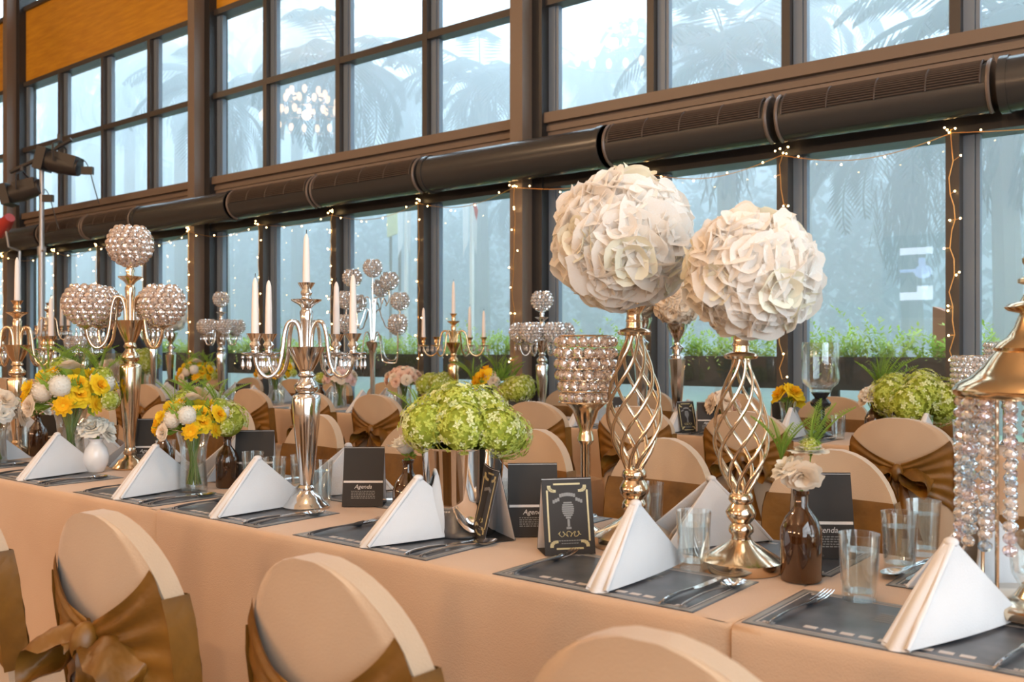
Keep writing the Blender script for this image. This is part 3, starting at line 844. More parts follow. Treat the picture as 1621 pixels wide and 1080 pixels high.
for i, x in enumerate(NEARX):
    setting(i, x-.02, T1F, 'near', 'near', turn=[-.34, .0, -.3, .0, .13, .18, .1, 0][i])
FARX = [-.36, -.94, -1.66, -2.27, -2.90, -3.5, -3.98, -4.6]
for i, x in enumerate(FARX):
    setting(i, x, T1B, 'far', 'near', cutlery=i < 5, turn=[-.5, -.8, -.3, -.6, -.3, -.5, -.5, -.3][i])
for i in range(13):
    setting(i, -1.30-.66*i, T2F, 'near', 'second', cutlery=i < 4, turn=.03*((i*3) % 5-2))
for i in range(13):
    setting(i, -1.42-.66*i, T2B, 'far', 'second', cutlery=False, turn=.03*((i*7) % 5-2))

# water tumblers
def tumbler(h, r, water):
    t = thing('tumbler', None, None)
    m = MB(); m.lathe([(.0005, 0), (r*.80, 0), (r*.84, .004), (r, h), (r*.96, h), (r*.93, h-.01), (r*.79, .016), (.0005, .014)], 28)
    obj('glass_wall', m, M['glass'], t, smooth=50)
    if water:
        m = MB(); wl = .016+(h-.016)*water; rw = r*(.785+.14*water)
        m.lathe([(.0005, .0165), (r*.775, .0168), (rw, wl), (.0005, wl)], 28); obj('water', m, M['water'], t, smooth=50)
    return t
TALL = tumbler(.125, .038, .72); used_t = False
def put_tumbler(p, label, group, sc=1.0):
    global used_t
    p = (p[0], p[1], TZ+.0025)
    if not used_t:
        used_t = True; TALL.location = p; return tag(TALL, label, 'glass', group)
    return dup(TALL, p, None, label, group, sc)
g1 = 'tumblers on the near table'
for (px, py), lab in [((1360, 951), 'water tumbler beside the rightmost near-side napkin, nearest the camera'), ((1424, 905), 'water tumbler just behind the rightmost near-side napkin'),
        ((1462, 880), 'water tumbler half hidden at the back right, left of the beaded lantern'), ((1098, 902), 'clear tumbler between the second napkin and the gold flower stand base'),
        ((1028, 842), 'water tumbler behind the taller gold flower stand'), ((434, 787), 'water tumbler left of the silver candelabra stem'), ((400, 775), 'water tumbler farther left of the silver candelabra, low rim showing'),
        ((478, 782), 'tumbler directly behind the silver candelabra stem'), ((508, 795), 'tumbler at the right of the silver candelabra base'), ((40, 722), 'water tumbler at the left, before the gold candle candelabra'),
        ((20, 712), 'tumbler at the left edge of the near table'), ((262, 750), 'tumbler behind the yellow bouquet vase, beside the amber bottle'), ((790, 835), 'tumbler behind the silver bucket, right side')]:
    put_tumbler(at_z(px, py), lab, g1)
for i in range(13):
    for d, w in ((-.22, 'left'), (-.30, 'far left')):
        if d == -.30 and i % 2: continue
        put_tumbler((-1.30-.66*i+d+.45, T2F+.27+(.05 if d == -.3 else 0)), 'water tumbler, second table, by napkin %s from right, %s one' % (NUM[i], 'front' if d == -.22 else 'back'), 'tumblers on the second table')

# ------------------------------------------------------------------ candelabras
def globe_mesh(R, mat, rows=8, name='crystal_globe', sub=0):
    "open-topped bowl woven of round crystals"
    mb = MB()
    for j in range(rows):
        ph = radians(38+ (165-38)*j/(rows-1)); rr = R*sin(ph); n = max(6, int(2*pi*rr/(R*.36)))
        for k in range(n):
            a = 2*pi*(k+.5*(j % 2))/n
            mb.ico((rr*cos(a), rr*sin(a), R*cos(ph)), R*.19, sub, 0, (1,1,1), Matrix.Rotation(a+j, 3, 'Z') @ Matrix.Rotation(k*.7, 3, 'X'))
    return mesh_of(name, mb, mat, 0)
GLOBE = {('s', R): globe_mesh(R, M['crystal']) for R in (.067, .066)}
GLOBE[('g', .078)] = globe_mesh(.078, M['crystal_warm'], 9, sub=1)
def drop_mesh():
    mb = MB(); mb.ico((0,0,-.008), .006, 0); mb.lathe([(.0005,-.045),(.006,-.034),(.0045,-.022),(.0005,-.014)], 6)
    return mesh_of('crystal_drop', mb, M['crystal'], 0)
DROP = drop_mesh()
CANDLE = {}
def candle_at(x, y, z, h, r, label, group, lean=(0, 0)):
    k = (h, r)
    if k not in CANDLE:
        mb = MB(); mb.lathe([(r, 0), (r*.88, h*.5), (r*.68, h*.90), (r*.42, h*.965), (.001, h)], 16, cap0=True)
        wk = MB(); wk.tube([(0,0,h-.002),(.001,0,h+.012)], .0012, 5)
        CANDLE[k] = (mesh_of('candle', mb, M['wax'], 60), mesh_of('wick', wk, M['black']))
    c = obj('candle', CANDLE[k][0], None, None, loc=(x, y, z), rot=(lean[0], lean[1], 0)); tag(c, label, 'candle', group)
    obj('wick', CANDLE[k][1], None, c)
    return c
def candelabra(metal, label, p, angles, hs=1.0, globe=None, R=.148, candles=None, drops=6, group=None, name='candelabra'):
    "angles are measured from the camera's right, counter-clockwise seen from above"
    t = thing(name, label, 'candelabra', (p[0], p[1], TZ+.001), 0, group)
    m = M[metal]; H = hs
    b = MB(); b.lathe([(.001,0),(.068,0),(.070,.006),(.062,.014),(.052,.022),(.046,.034),(.026,.044),(.020,.052),(.026,.060),(.020,.068*H)], 32, cap0=True); obj('base', b, m, t, smooth=60)
    b = MB(); b.lathe([(.018,.066*H),(.022,.09*H),(.030,.17*H),(.038,.25*H),(.043,.325*H),(.040,.335*H),(.024,.342*H)], 28); obj('column', b, m, t, smooth=50)
    b = MB(); b.lathe([(.020,.340*H),(.034,.352*H),(.036,.365*H),(.022,.380*H),(.018,.388*H),(.026,.395*H),(.020,.405*H),(.024,.415*H),(.036,.435*H),(.050,.465*H),(.056,.480*H),(.053,.480*H),(.040,.462*H),(.001,.455*H)], 28); obj('bowl', b, m, t, smooth=60)
    b = MB(); b.lathe([(.012,.45*H),(.014,.52*H),(.018,.56*H),(.020,.585*H),(.014,.595*H),(.022,.605*H),(.044,.618*H),(.046,.622*H),(.016,.624*H),(.013,.632*H),(.018,.642*H),(.013,.652*H),(.020,.662*H),(.026,.672*H),(.021,.672*H),(.014,.66*H)], 24); obj('centre_stem', b, m, t, smooth=50)
    if globe:
        obj('crystal_globe', GLOBE[globe], None, t, loc=(0, 0, .665*H+globe[1]*.95))
    az0 = YAW
    for i, an in enumerate(angles):
        a = az0+radians(an); d = Vector((cos(a), sin(a), 0))
        k = R/.148
        prof = [(.016,.47),(.018,.515),(.026,.546),(.040,.557),(.055,.548),(.064,.515),(.070,.462),(.080,.420),(.096,.397),(.115,.391),(.132,.402),(.144,.428),(.148,.452)]
        pts = [d*(r*k)+Vector((0,0,z*H)) for r, z in prof]
        b = MB(); b.tube(smooth_path(pts, 3), .0065, 8); arm = obj('arm', b, m, t, smooth=60)
        e = d*R+Vector((0,0,.452*H))
        b = MB()
        if globe:
            b.lathe([(.006,-.004),(.012,.004),(.036,.010),(.038,.013),(.012,.016),(.014,.026),(.001,.03)], 20)
            obj('drip_tray', b, m, arm, loc=e, smooth=50)
            obj('crystal_globe', GLOBE[globe], None, t, loc=e+Vector((0,0,.026+globe[1]*.92)))
        else:
            b.lathe([(.006,-.004),(.010,.002),(.040,.008),(.042,.011),(.012,.014),(.010,.022),(.017,.034),(.012,.044),(.019,.056),(.026,.068),(.021,.068),(.013,.058)], 20)
            obj('candle_cup', b, m, arm, loc=e, smooth=50)
        for q in range(drops):
            qa = 2*pi*q/drops
            obj('crystal_drop', DROP, None, arm, loc=e+Vector((.035*cos(qa), .035*sin(qa), .006)))
        if candles:
            for (want, L, r, lab) in candles:
                if want == i:
                    candle_at(p[0]+e.x, p[1]+e.y, TZ+.001+e.z+.058, L, r, lab, group and 'candles in the candelabras', (0,0))
    if candles:
        for (want, L, r, lab) in candles:
            if want == -1: candle_at(p[0], p[1], TZ+.001+.664*H, L, r, lab, group and 'candles in the candelabras')
    return t
cp = at_z(485, 804)
candelabra('silver', 'polished silver candelabra with tapered column and white candles on near table', cp, (-12, 64, 152, 196), 1.0, None, .148,
    [(-1, .155, .0115, 'pale candle in the central top cup of the silver candelabra'), (0, .185, .0115, 'pale candle on the right-hand arm of the silver candelabra'),
     (1, .175, .0115, 'pale candle on the back right arm of the silver candelabra'), (2, .175, .0115, 'pale candle on the back left arm of the silver candelabra'),
     (3, .175, .0115, 'pale candle on the front left arm of the silver candelabra')], 6, 'candelabras with candles')
cp = at_z(206, 742)
candelabra('gold', 'gold candelabra with four crystal globes on the near table', cp, (-20, 70, 160, 250)[:3]+(205,), 1.22, ('g', .078), .158, None, 6)
cp = at_z(27, 722)
candelabra('gold', 'gold candelabra with candles at the left end of the near table', cp, (0, 72, 144, 190), 1.02, None, .150,
    [(-1, .20, .012, 'tall pale candle in the top cup of the left gold candelabra'), (0, .18, .012, 'pale candle on the right arm of the left gold candelabra')], 6, 'candelabras with candles')
# second table, left to right
T2M = 4.985
cp = at_y(76, T2M); candelabra('gold', 'gold candelabra with candles and crystal drops, leftmost on the second table', cp, (5, 77, 149, 190, 290), 1.45, None, .22,
    [(0, .34, .020, 'pale candle on the right arm of the leftmost second-table candelabra'), (1, .34, .020, 'pale candle on the back arm of the leftmost second-table candelabra')], 8, 'candelabras with candles')
cp = at_y(135, T2M); candelabra('silver', 'small silver candelabra with crystal globes behind the yellow bouquet', cp, (0, 90, 180, 270), 1.0, ('s', .066), .15, None, 8)
cp = at_y(243, T2M); candelabra('silver', 'tall silver candelabra with crystal globes behind the gold globe candelabra', cp, (10, 100, 190, 280), 1.45, ('s', .066), .13, None, 6)
cp = at_y(350, T2M); candelabra('silver', 'silver crystal globe candelabra before the second column from the right', cp, (0, 60, 120, 180, 240, 300), 1.28, ('s', .066), .145, None, 6)
cp = at_y(858, T2M); candelabra('silver', 'silver crystal globe candelabra before the nearest window column', cp, (0, 60, 120, 180, 240, 300), 1.09, ('s', .066), .145, None, 6)
cp = at_y(718, T2M); candelabra('rose_gold', 'gold candelabra with four candles in the middle of the second table', cp, (0, 60, 178, 240), 1.07, None, .215,
    [(-1, .24, .014, 'pale candle in the top cup of the second table gold candelabra'), (0, .20, .014, 'pale candle on the right arm of the second table gold candelabra'),
     (1, .24, .014, 'pale candle on the back arm of the second table gold candelabra'), (2, .22, .014, 'pale candle on the left arm of the second table gold candelabra')], 8, 'candelabras with candles')
# tall nine-bowl candelabra
cp = at_y(590, T2M)
t = thing('candelabra', 'tall silver wire candelabra with nine crystal bowls on the second table', 'candelabra', (cp.x, cp.y, TZ+.001))
b = MB(); b.lathe([(.001,0),(.09,0),(.09,.012),(.03,.03),(.018,.06)], 28, cap0=True); obj('base', b, M['silver'], t)
b = MB(); b.lathe([(.018,.05),(.020,.30),(.026,.43),(.030,.46),(.05,.50),(.052,.52),(.02,.53),(.004,.54),(.004,1.03)], 20); obj('column', b, M['silver'], t)
obj('crystal_bowl', GLOBE[('s', .067)], None, t, loc=(0,0,1.09))
for an, r, h, dip in ((20, .13, .95, .80), (175, .16, .97, .82), (70, .14, .90, .76), (-8, .215, .79, .62), (190, .20, .80, .62), (140, .18, .78, .62), (-30, .24, .62, .36), (205, .22, .62, .38), (10, .19, .60, .38)):
    a = YAW+radians(an); d = Vector((cos(a), sin(a), 0))
    tp = min(h-.03, .86)
    b = MB(); b.tube(smooth_path([(d*q)+Vector((0,0,z)) for q, z in ((.012,.52),(.02,tp-.05),(.035,tp),(.055,tp),(.07,tp-.05),(.085,dip+.06),(.11,dip+.01),(r-.03,dip),(r-.008,dip+.03),(r,dip+.08),(r,h))], 4), .0045, 6)
    obj('arm', b, M['silver'], t)
    obj('crystal_bowl', GLOBE[('s', .067)], None, t, loc=d*r+Vector((0,0,h+.045)))

# ------------------------------------------------------------------ gold goblet and crystal cylinders
def goblet(p, label, R, Hb, stem, metal, cr, bead, name='crystal_goblet'):
    t = thing(name, label, 'candle holder', (p[0], p[1], TZ+.001))
    b = MB(); b.lathe([(.001,0),(.06,0),(.06,.008),(.03,.018),(.014,.03),(.012,stem*.25),(.013,stem*.68),(.022,stem*.72),(.020,stem*.76),(.016,stem*.80),(.026,stem*.88),(.034,stem*.95),(R*.75,stem),(R*.72,stem+.004)], 28, cap0=True); obj('stem', b, M[metal], t)
    b = MB(); rows = int(Hb/(bead*2.05)); n = int(2*pi*R/(bead*2.05))
    for j in range(rows):
        rr = R*(.80+.20*min(1, j/2.5))
        for k in range(n):
            a = 2*pi*(k+.5*(j % 2))/n
            b.ico((rr*cos(a), rr*sin(a), stem+bead*1.2+j*bead*2.05), bead, 1, 0, (1,1,1), Matrix.Rotation(a+j*.3, 3, 'Z'))
    obj('crystal_bowl', b, M[cr], t, smooth=0)
    b = MB()
    for j in range(rows+1):
        b.tube([(R*.985*cos(2*pi*k/24), R*.985*sin(2*pi*k/24), stem+.004+j*bead*2.05) for k in range(25)], .0018, 5)
    obj('bowl_frame', b, M[metal], t)
    return t
goblet(at_z(927, 847), 'gold stemmed candle holder with crystal cylinder beside the flower stands', .070, .185, .335, 'gold', 'crystal_warm', .0138)
goblet(at_y(1538, T2M), 'crystal cylinder candle holder on the second table, behind the beaded lantern', .085, .22, .22, 'silver', 'crystal', .013)
goblet(at_y(1592, T2M+.1), 'taller crystal cylinder candle holder behind the gold lantern roof', .09, .24, .26, 'silver', 'crystal', .013)
goblet(at_y(95, T2M-.1), 'crystal cylinder holder low behind the yellow bouquet at the left', .10, .30, .08, 'silver', 'crystal', .018)

# ------------------------------------------------------------------ gold cage stands with white rose balls
def rose_mesh(seed, mats, open_=1.0, wav=.10):
    rr = random.Random(seed); mb = MB()
    layers = [(3, .16, .30, 1.25, 1), (4, .30, .44, 1.05, 1), (5, .46, .62, .82, 0), (6, .64, .82, .55, 0), (8, .82, 1.05, .25, 0)]
    for li, (n, r0, r1, hgt, mi) in enumerate(layers):
        for k in range(n):
            a0 = 2*pi*k/n+li*.7+rr.uniform(-.2,.2); wd = (2*pi/n)*.72; ph = rr.uniform(0, 6); cl = rr.uniform(.9, 1.1)
            def P(u, v, a0=a0, wd=wd, r0=r0, r1=r1, hgt=hgt, ph=ph, cl=cl):
                s = 2*u-1; a = a0+s*wd*(.35+.65*sin(pi*(.15+.7*v)))
                rad = (r0*.35+(r1*open_-r0*.35)*(v**1.3))*cl
                curl = .18*max(0, v-.7)/.3
                z = hgt*v*(1-.18*s*s*v)-.5*curl*(1-hgt*.5)+wav*.5*sin(5*u+ph)*v
                rad += curl*.25+wav*.4*sin(7*u+ph)*v*v
                return Vector((rad*cos(a), rad*sin(a), z*.62-.25))
            mb.grid(P, 5, 5, mi)
    return mesh_of('rose', mb, mats, 180)
ROSEW = [rose_mesh(s, [M['wrose'], M['wrose'] if s else M['wrosein']], 1.15, .09) for s in range(3)]
def orient(d, spin=0.0):
    return (Vector(d).to_track_quat('Z', 'Y') @ Euler((0, 0, spin)).to_quaternion()).to_euler()
def fib(n):
    for k in range(n):
        z = 1-2*(k+.5)/n; a = k*2.39996; r = sqrt(1-z*z); yield Vector((r*cos(a), r*sin(a), z))
def rose_ball(name, label, c, R, n, size, mats=None, cat='flower ball', meshes=None, core=None, group=None):
    t = thing(name, label, cat, c, 0, group)
    b = MB(); b.ico((0,0,0), R*.62, 2); obj('foam_core', b, core or M['wrosein'], t, smooth=180)
    rr = random.Random(int(abs(c[0])*1000))
    ms = meshes or ROSEW
    for k, d in enumerate(fib(n)):
        d = (d+Vector((rr.uniform(-.12,.12), rr.uniform(-.12,.12), rr.uniform(-.12,.12)))).normalized()
        o = obj('rose', ms[k % len(ms)], None, t, loc=d*(R-size*.50), rot=orient(d, rr.uniform(0, 6)))
        s = size*rr.uniform(.88, 1.15); o.scale = (s, s, s)
    return t
def cage_stand(p, k, label):
    t = thing('flower_stand', label, 'flower stand', (p[0], p[1], TZ+.001)); 
    b = MB(); b.lathe([(.001,0),(.086,0),(.088,.004),(.088,.022),(.082,.027),(.060,.040),(.044,.050),(.030,.058),(.022,.066)], 40, cap0=True); b.move(Matrix.Scale(k, 4)); obj('base', b, M['gold'], t, smooth=45)
    b = MB(); b.lathe([(.022,.064),(.020,.074),(.027,.082),(.026,.092),(.020,.100),(.030,.112),(.033,.124),(.026,.136),(.022,.142),(.027,.150),(.025,.160),(.019,.168)], 28, cap1=True); b.move(Matrix.Scale(k, 4)); obj('knob_stem', b, M['gold'], t, smooth=60)
    for q in range(8):
        a0 = 2*pi*q/8; pts = []
        for j in range(25):
            u = j/24; r = .014+.043*(sin(pi*min(1, u**.85))**1.15)*(1 if u < .95 else 1)
            r = max(r, .016); a = a0+u*radians(200)
            pts.append(Vector((r*cos(a), r*sin(a), .165+.290*u))*k)
        b = MB(); b.tube(pts, .0048*k, 8, 0, True, .6); obj('cage_strip', b, M['gold'], t, smooth=60)
    b = MB(); b.lathe([(.001,.452),(.018,.452),(.034,.455),(.037,.460),(.034,.465),(.018,.470),(.017,.482),(.019,.484),(.017,.490),(.016,.502),(.022,.512),(.038,.535),(.041,.542),(.036,.541),(.018,.515),(.001,.51)], 28); b.move(Matrix.Scale(k, 4)); obj('cup', b, M['gold'], t, smooth=45)
    return t
pA = at_z(1173, 902); pB = Vector((-1.19, 1.966, 0))
cage_stand(pA, 1.0, 'shorter gold twisted cage flower stand, nearer the camera')
cage_stand(pB, 1.12, 'taller gold twisted cage flower stand behind the second near-side napkin')
qA = at_y(1190, pA.y, 432); qB = at_y(987, pB.y, 380)
rose_ball('flower_ball', 'large ivory rose ball on the shorter gold stand, right one', (qA.x, qA.y, qA.z), .145, 26, .082)
rose_ball('flower_ball', 'large ivory rose ball on the taller gold stand, left one', (qB.x, qB.y, qB.z), .176, 27, .098)

# trumpet stands with small flower balls on the second table
def trumpet(px, h, label, metal='silver'):
    p = at_y(px, T2M); t = thing('trumpet_stand', label, 'flower stand', (p.x, p.y, TZ+.001))
    b = MB(); b.lathe([(.001,0),(.07,0),(.07,.01),(.03,.03),(.02,.05),(.026,.065),(.018,.08)], 28, cap0=True); obj('base', b, M[metal], t)
    fl = []
    b = MB(); n = 32
    for z, r in ((.08,.018),(.2*h,.026),(.45*h,.040),(.66*h,.052)): fl.append((r, z))
    b.lathe(fl, 12); b.lathe([(.052,.66*h),(.03,.67*h)], 12); obj('fluted_column', b, M[metal], t, smooth=0)
    b = MB(); b.lathe([(.03,.665*h),(.05,.69*h),(.02,.71*h),(.03,.75*h),(.045,.77*h),(.02,.80*h),(.018,.84*h),(.04,.90*h),(.06,.97*h),(.062,h),(.05,h),(.001,.95*h)], 24); obj('cup', b, M[metal], t)
    return p
PEACHROSE = [rose_mesh(9, [M['peach'], M['peach']], 1.1, .12)]
CREAMROSE = [rose_mesh(10, [M['cream'], M['cream']], 1.1, .12)]
p = trumpet(1072, .62, 'silver fluted trumpet stand between the two rose balls'); rose_ball('flower_ball', 'peach rose ball on the silver trumpet stand between the ivory balls', (p.x, p.y, 1.50), .15, 30, .07, None, 'flower ball', CREAMROSE, M['peach'])
p = trumpet(1016, .66, 'silver fluted trumpet stand behind the left gold cage'); rose_ball('flower_ball', 'cream rose ball hidden behind the left ivory ball', (p.x, p.y, 1.55), .13, 26, .06, None, 'flower ball', CREAMROSE, M['cream'])
p = trumpet(271, .62, 'silver fluted trumpet stand right of the gold globe candelabra'); rose_ball('flower_ball', 'small white rose ball right of the gold globe candelabra', (p.x, p.y, 1.52), .15, 28, .07)

# ------------------------------------------------------------------ beaded gold lantern at the right edge
LP = Vector((-.3135, 1.90, 0))
t = thing('beaded_lantern', 'gold pagoda-roofed lantern hung with iridescent crystal strands, at the right edge', 'lantern', (LP.x, LP.y, TZ+.001))
b = MB(); b.lathe([(.132,.388),(.139,.394),(.141,.402),(.134,.412),(.112,.424),(.092,.442),(.078,.462),(.070,.472),(.074,.478),(.068,.486),(.052,.496),(.040,.514),(.034,.532),(.030,.540),(.050,.545),(.056,.551),(.048,.557),(.030,.562),(.022,.578),(.020,.590),(.034,.595),(.034,.601),(.022,.607),(.016,.620),(.026,.630),(.027,.638),(.016,.648),(.014,.656),(.019,.666),(.016,.678),(.008,.688),(.001,.694)], 36)
obj('roof', b, M['rose_gold'], t, smooth=40)
def strand(n, r, gap, seed):
    rr = random.Random(seed); mb = MB()
    for k in range(n): mb.ico((0, 0, -k*gap), r*rr.uniform(.92, 1.06), 1, rr.choice((0,0,1,2)), (1,1,.86), Matrix.Rotation(rr.uniform(0,6), 3, 'Z'))
    mb.tube([(0,0,.02),(0,0,-(n-1)*gap)], .0008, 4, 0)
    return mesh_of('bead_strand', mb, [M['crystal'], M['crystal_blue'], M['crystal_pink']], 0)
STR = [strand(13, .0118, .0205, s) for s in range(3)]; STS = [strand(6, .0095, .0185, 7+s) for s in range(2)]
for k in range(18):
    a = 2*pi*k/18; obj('bead_strand', STR[k % 3], None, t, loc=(.128*cos(a), .128*sin(a), .380))
for k in range(10):
    a = 2*pi*(k+.5)/10; obj('bead_strand', STS[k % 2], None, t, loc=(.104*cos(a), .104*sin(a), .385))
for k in range(4):
    a = pi/4+pi/2*k+.35
    b = MB(); b.tube([(.112*cos(a), .112*sin(a), .02), (.112*cos(a), .112*sin(a), .40)], .0035, 8); obj('rod', b, M['gold'], t)
b = MB(); b.lathe([(.001,.012),(.118,.012),(.122,.018),(.122,.026),(.116,.030),(.04,.034),(.03,.05),(.001,.052)], 36); 
for k in range(4):
    a = pi/4+pi/2*k+.35; b.tube([(.10*cos(a), .10*sin(a), .016), (.125*cos(a), .125*sin(a), .010), (.132*cos(a), .132*sin(a), .002)], [.012,.010,.006], 8)
obj('base', b, M['gold'], t, smooth=50)
b = MB(); b.lathe([(.03,.05),(.045,.075),(.05,.14),(.048,.145),(.044,.08),(.001,.06)], 24); obj('votive_glass', b, M['glass'], t, smooth=50)

# ------------------------------------------------------------------ vases, bottles, flowers
def hydrangea_mesh(seed, n=150, zmin=-.35):
    rr = random.Random(seed); mb = MB()
    for k in range(n):
        z = 1-(1-zmin)*(k+.5)/n; a = k*2.39996; r = sqrt(max(0, 1-z*z))
        d = Vector((r*cos(a), r*sin(a), z)); d = (d+Vector((rr.uniform(-.1,.1), rr.uniform(-.1,.1), rr.uniform(-.1,.1)))).normalized()
        u = d.orthogonal().normalized(); w = d.cross(u); c = d*rr.uniform(.86, 1.08); mi = rr.choice((0,0,0,1,1,2)); s = rr.uniform(.10, .15); ro = rr.uniform(0, 2)
        for q in range(4):
            an = ro+q*pi/2; e = u*cos(an)+w*sin(an); f = u*cos(an+pi/2)+w*sin(an+pi/2)
            mb.add([c, c+(e*.6+f*.42)*s+d*.03, c+e*s*1.25+d*.015, c+(e*.6-f*.42)*s+d*.03], [(0,1,2,3)], mi)
    mb.ico((0,0,0), .80, 2, 2, (1,1,1))
    return mesh_of('hydrangea_head', mb, [M['hyd1'], M['hyd2'], M['hyd3']], 0)
HYD = [hydrangea_mesh(s) for s in range(3)]
def pompon_mesh(mat, n=110):
    mb = MB()
    for d in fib(n):
        if d.z < -.6: continue
        u = d.orthogonal().normalized(); w = d.cross(u)
        t = Vector((0,0,1))-d*d.z
        t = t.normalized() if t.length > .05 else u
        b = d.cross(t)
        mb.add([d*.88-t*.14, d*.98+b*.12, d*1.03+t*.16, d*.98-b*.12], [(0,1,2,3)])
    mb.ico((0,0,0), .90, 2)
    return mesh_of('pompon_flower', mb, mat, 0)
POMW = pompon_mesh(M['cream']); POMWW = pompon_mesh(M['white'])
def daisy_mesh(mats, layers=3, n=9):
    mb = MB()
    for L in range(layers):
        for k in range(n):
            a = 2*pi*(k+.5*(L % 2))/n; e = Vector((cos(a), sin(a), 0)); f = Vector((-sin(a), cos(a), 0)); up = .12+.28*L; ln = 1-.22*L
            mb.add([Vector((0,0,.05)), e*ln*.5+f*.24+Vector((0,0,up*.6)), e*ln*.95+f*.12+Vector((0,0,up)), e*ln*.95-f*.12+Vector((0,0,up)), e*ln*.5-f*.24+Vector((0,0,up*.6))], [(0,1,2,3,4)], 0)
    mb.ico((0,0,.16), .2, 1, 1, (1,1,.7))
    return mesh_of('daisy', mb, mats, 0)
DAY = daisy_mesh([M['yellow'], M['orange']]); DAO = daisy_mesh([M['orange'], M['yellow']])
FULLY = rose_mesh(31, [M['yellow'], M['orange']], 1.15, .2)
PEACHF = PEACHROSE[0]; WHITEF = rose_mesh(33, [M['white'], M['white']], 1.1, .22); PINKF = rose_mesh(35, [M['pink'], M['pink']], 1.1, .16); CREAMF = CREAMROSE[0]
def fern_mesh(seed, L=1.0):
    rr = random.Random(seed); mb = MB()
    for b in range(5):
        az = rr.uniform(0, 6.28); lean = rr.uniform(.2, .9)
        n = 34; pts = []
        for j in range(n):
            t = j/(n-1); p = Vector((cos(az)*lean*t*t, sin(az)*lean*t*t, L*t*(1-.25*lean*t))); pts.append(p)
            if j > 4:
                w = .22*sin(pi*(j-3)/(n-3))+.02
                for s in (-1, 1):
                    d = Vector((-sin(az)*s, cos(az)*s, .6+rr.uniform(-.2,.2)))
                    leafquad(mb, p, d, w*.7, .011)
                    leafquad(mb, p, Vector((cos(az)*s, sin(az)*s, .5)), w*.6, .010)
        mb.tube(pts, .008, 4)
    return mesh_of('fern_sprig', mb, M['fern'], 0)
FERN = [fern_mesh(1), fern_mesh(2)]
def leaves_mesh(seed):
    rr = random.Random(seed); mb = MB()
    for k in range(60):
        d = Vector((rr.uniform(-1,1), rr.uniform(-1,1), rr.uniform(-.1,1))).normalized()
        leafquad(mb, d*.35, d+Vector((0,0,rr.uniform(-.2,.3))), rr.uniform(.35,.65), .075, 0, Vector((rr.uniform(-1,1), rr.uniform(-1,1), .4)))
    return mesh_of('leaves', mb, M['leaf'], 0)
LEAV = [leaves_mesh(4), leaves_mesh(5)]
def stems_mesh(h, r0, r1, n=14):
    rr = random.Random(2); mb = MB()
    for k in range(n):
        a = 2*pi*k/n; q = rr.uniform(.3, 1)
        mb.tube([(r0*q*cos(a), r0*q*sin(a), 0), (.3*r1*cos(a+2), .3*r1*sin(a+2), h*.55), (r1*q*cos(a+2.4), r1*q*sin(a+2.4), h)], .0028, 5)
    return mesh_of('stems', mb, M['stem'], 40)
STEMS = {}
def bouquet(p, z, label, items, stem=None, group=None, name='bouquet'):
    "items: (mesh, name, dx, dy, dz, size, dir) with dx to the camera's right and dy away from it"
    t = thing(name, label, 'bouquet', (p[0], p[1], z), 0, group)
    for q, (me, nm, dx, dy, dz, s, d) in enumerate(items):
        x = dx*RGT[0]+dy*FWD[0]; y = dx*RGT[1]+dy*FWD[1]
        if d == 'up': rot = (0, 0, q*1.3)
        else:
            v = Vector((x, y, max(.02, dz)*.8 if d is None else d)); v = v if v.length > .01 else Vector((0,0,1)); rot = orient(v, q*1.1)
        o = obj(nm, me, None, t, loc=(x, y, dz), rot=rot); o.scale = (s, s, s)
    if stem:
        if stem not in STEMS: STEMS[stem] = stems_mesh(*stem)
        obj('stems', STEMS[stem], None, t, loc=(0, 0, -stem[0]+.01))
    return t
def vase_obj(name, label, cat, p, prof, mat, z=TZ+.002, water=None, n=32, group=None, extra=None):
    t = thing(name, label, cat, (p[0], p[1], z), 0, group)
    b = MB(); b.lathe(prof, n, cap0=prof[0][0] > .002); obj('body', b, M[mat], t, smooth=50)
    if water:
        b = MB(); b.lathe(water, 24); obj('water', b, M['water'], t, smooth=50)
    if extra: extra(t)
    return t
def wall(pts, th=.003):
    "outer profile to a walled vessel"
    return [(.001, 0)]+pts+[(max(.002, r-th), z) for r, z in reversed(pts[1:])]+[(.001, .006)]
BOT = wall([(.036,0),(.040,.004),(.041,.09),(.040,.105),(.032,.125),(.018,.143),(.014,.150),(.0135,.172),(.016,.174),(.016,.181)], .0025)
def bottle(p, label, k=1.0, group='amber bottles as bud vases'):
    return vase_obj('amber_bottle', label, 'bottle', p, [(r*k, z*k) for r, z in BOT], 'amber', group=group)
def dome(n, R, flat, size, mesh_list, nm, jig=.02, seed=1, low=-.1):
    rr = random.Random(seed); out = []
    for k in range(n):
        z = 1-(1-low)*(k+.5)/n; a = k*2.39996; r = sqrt(max(0, 1-z*z))
        out.append((mesh_list[k % len(mesh_list)], nm, R*r*cos(a)+rr.uniform(-jig,jig), R*r*sin(a)+rr.uniform(-jig,jig), R*flat*z, size*rr.uniform(.88,1.12), None))
    return out

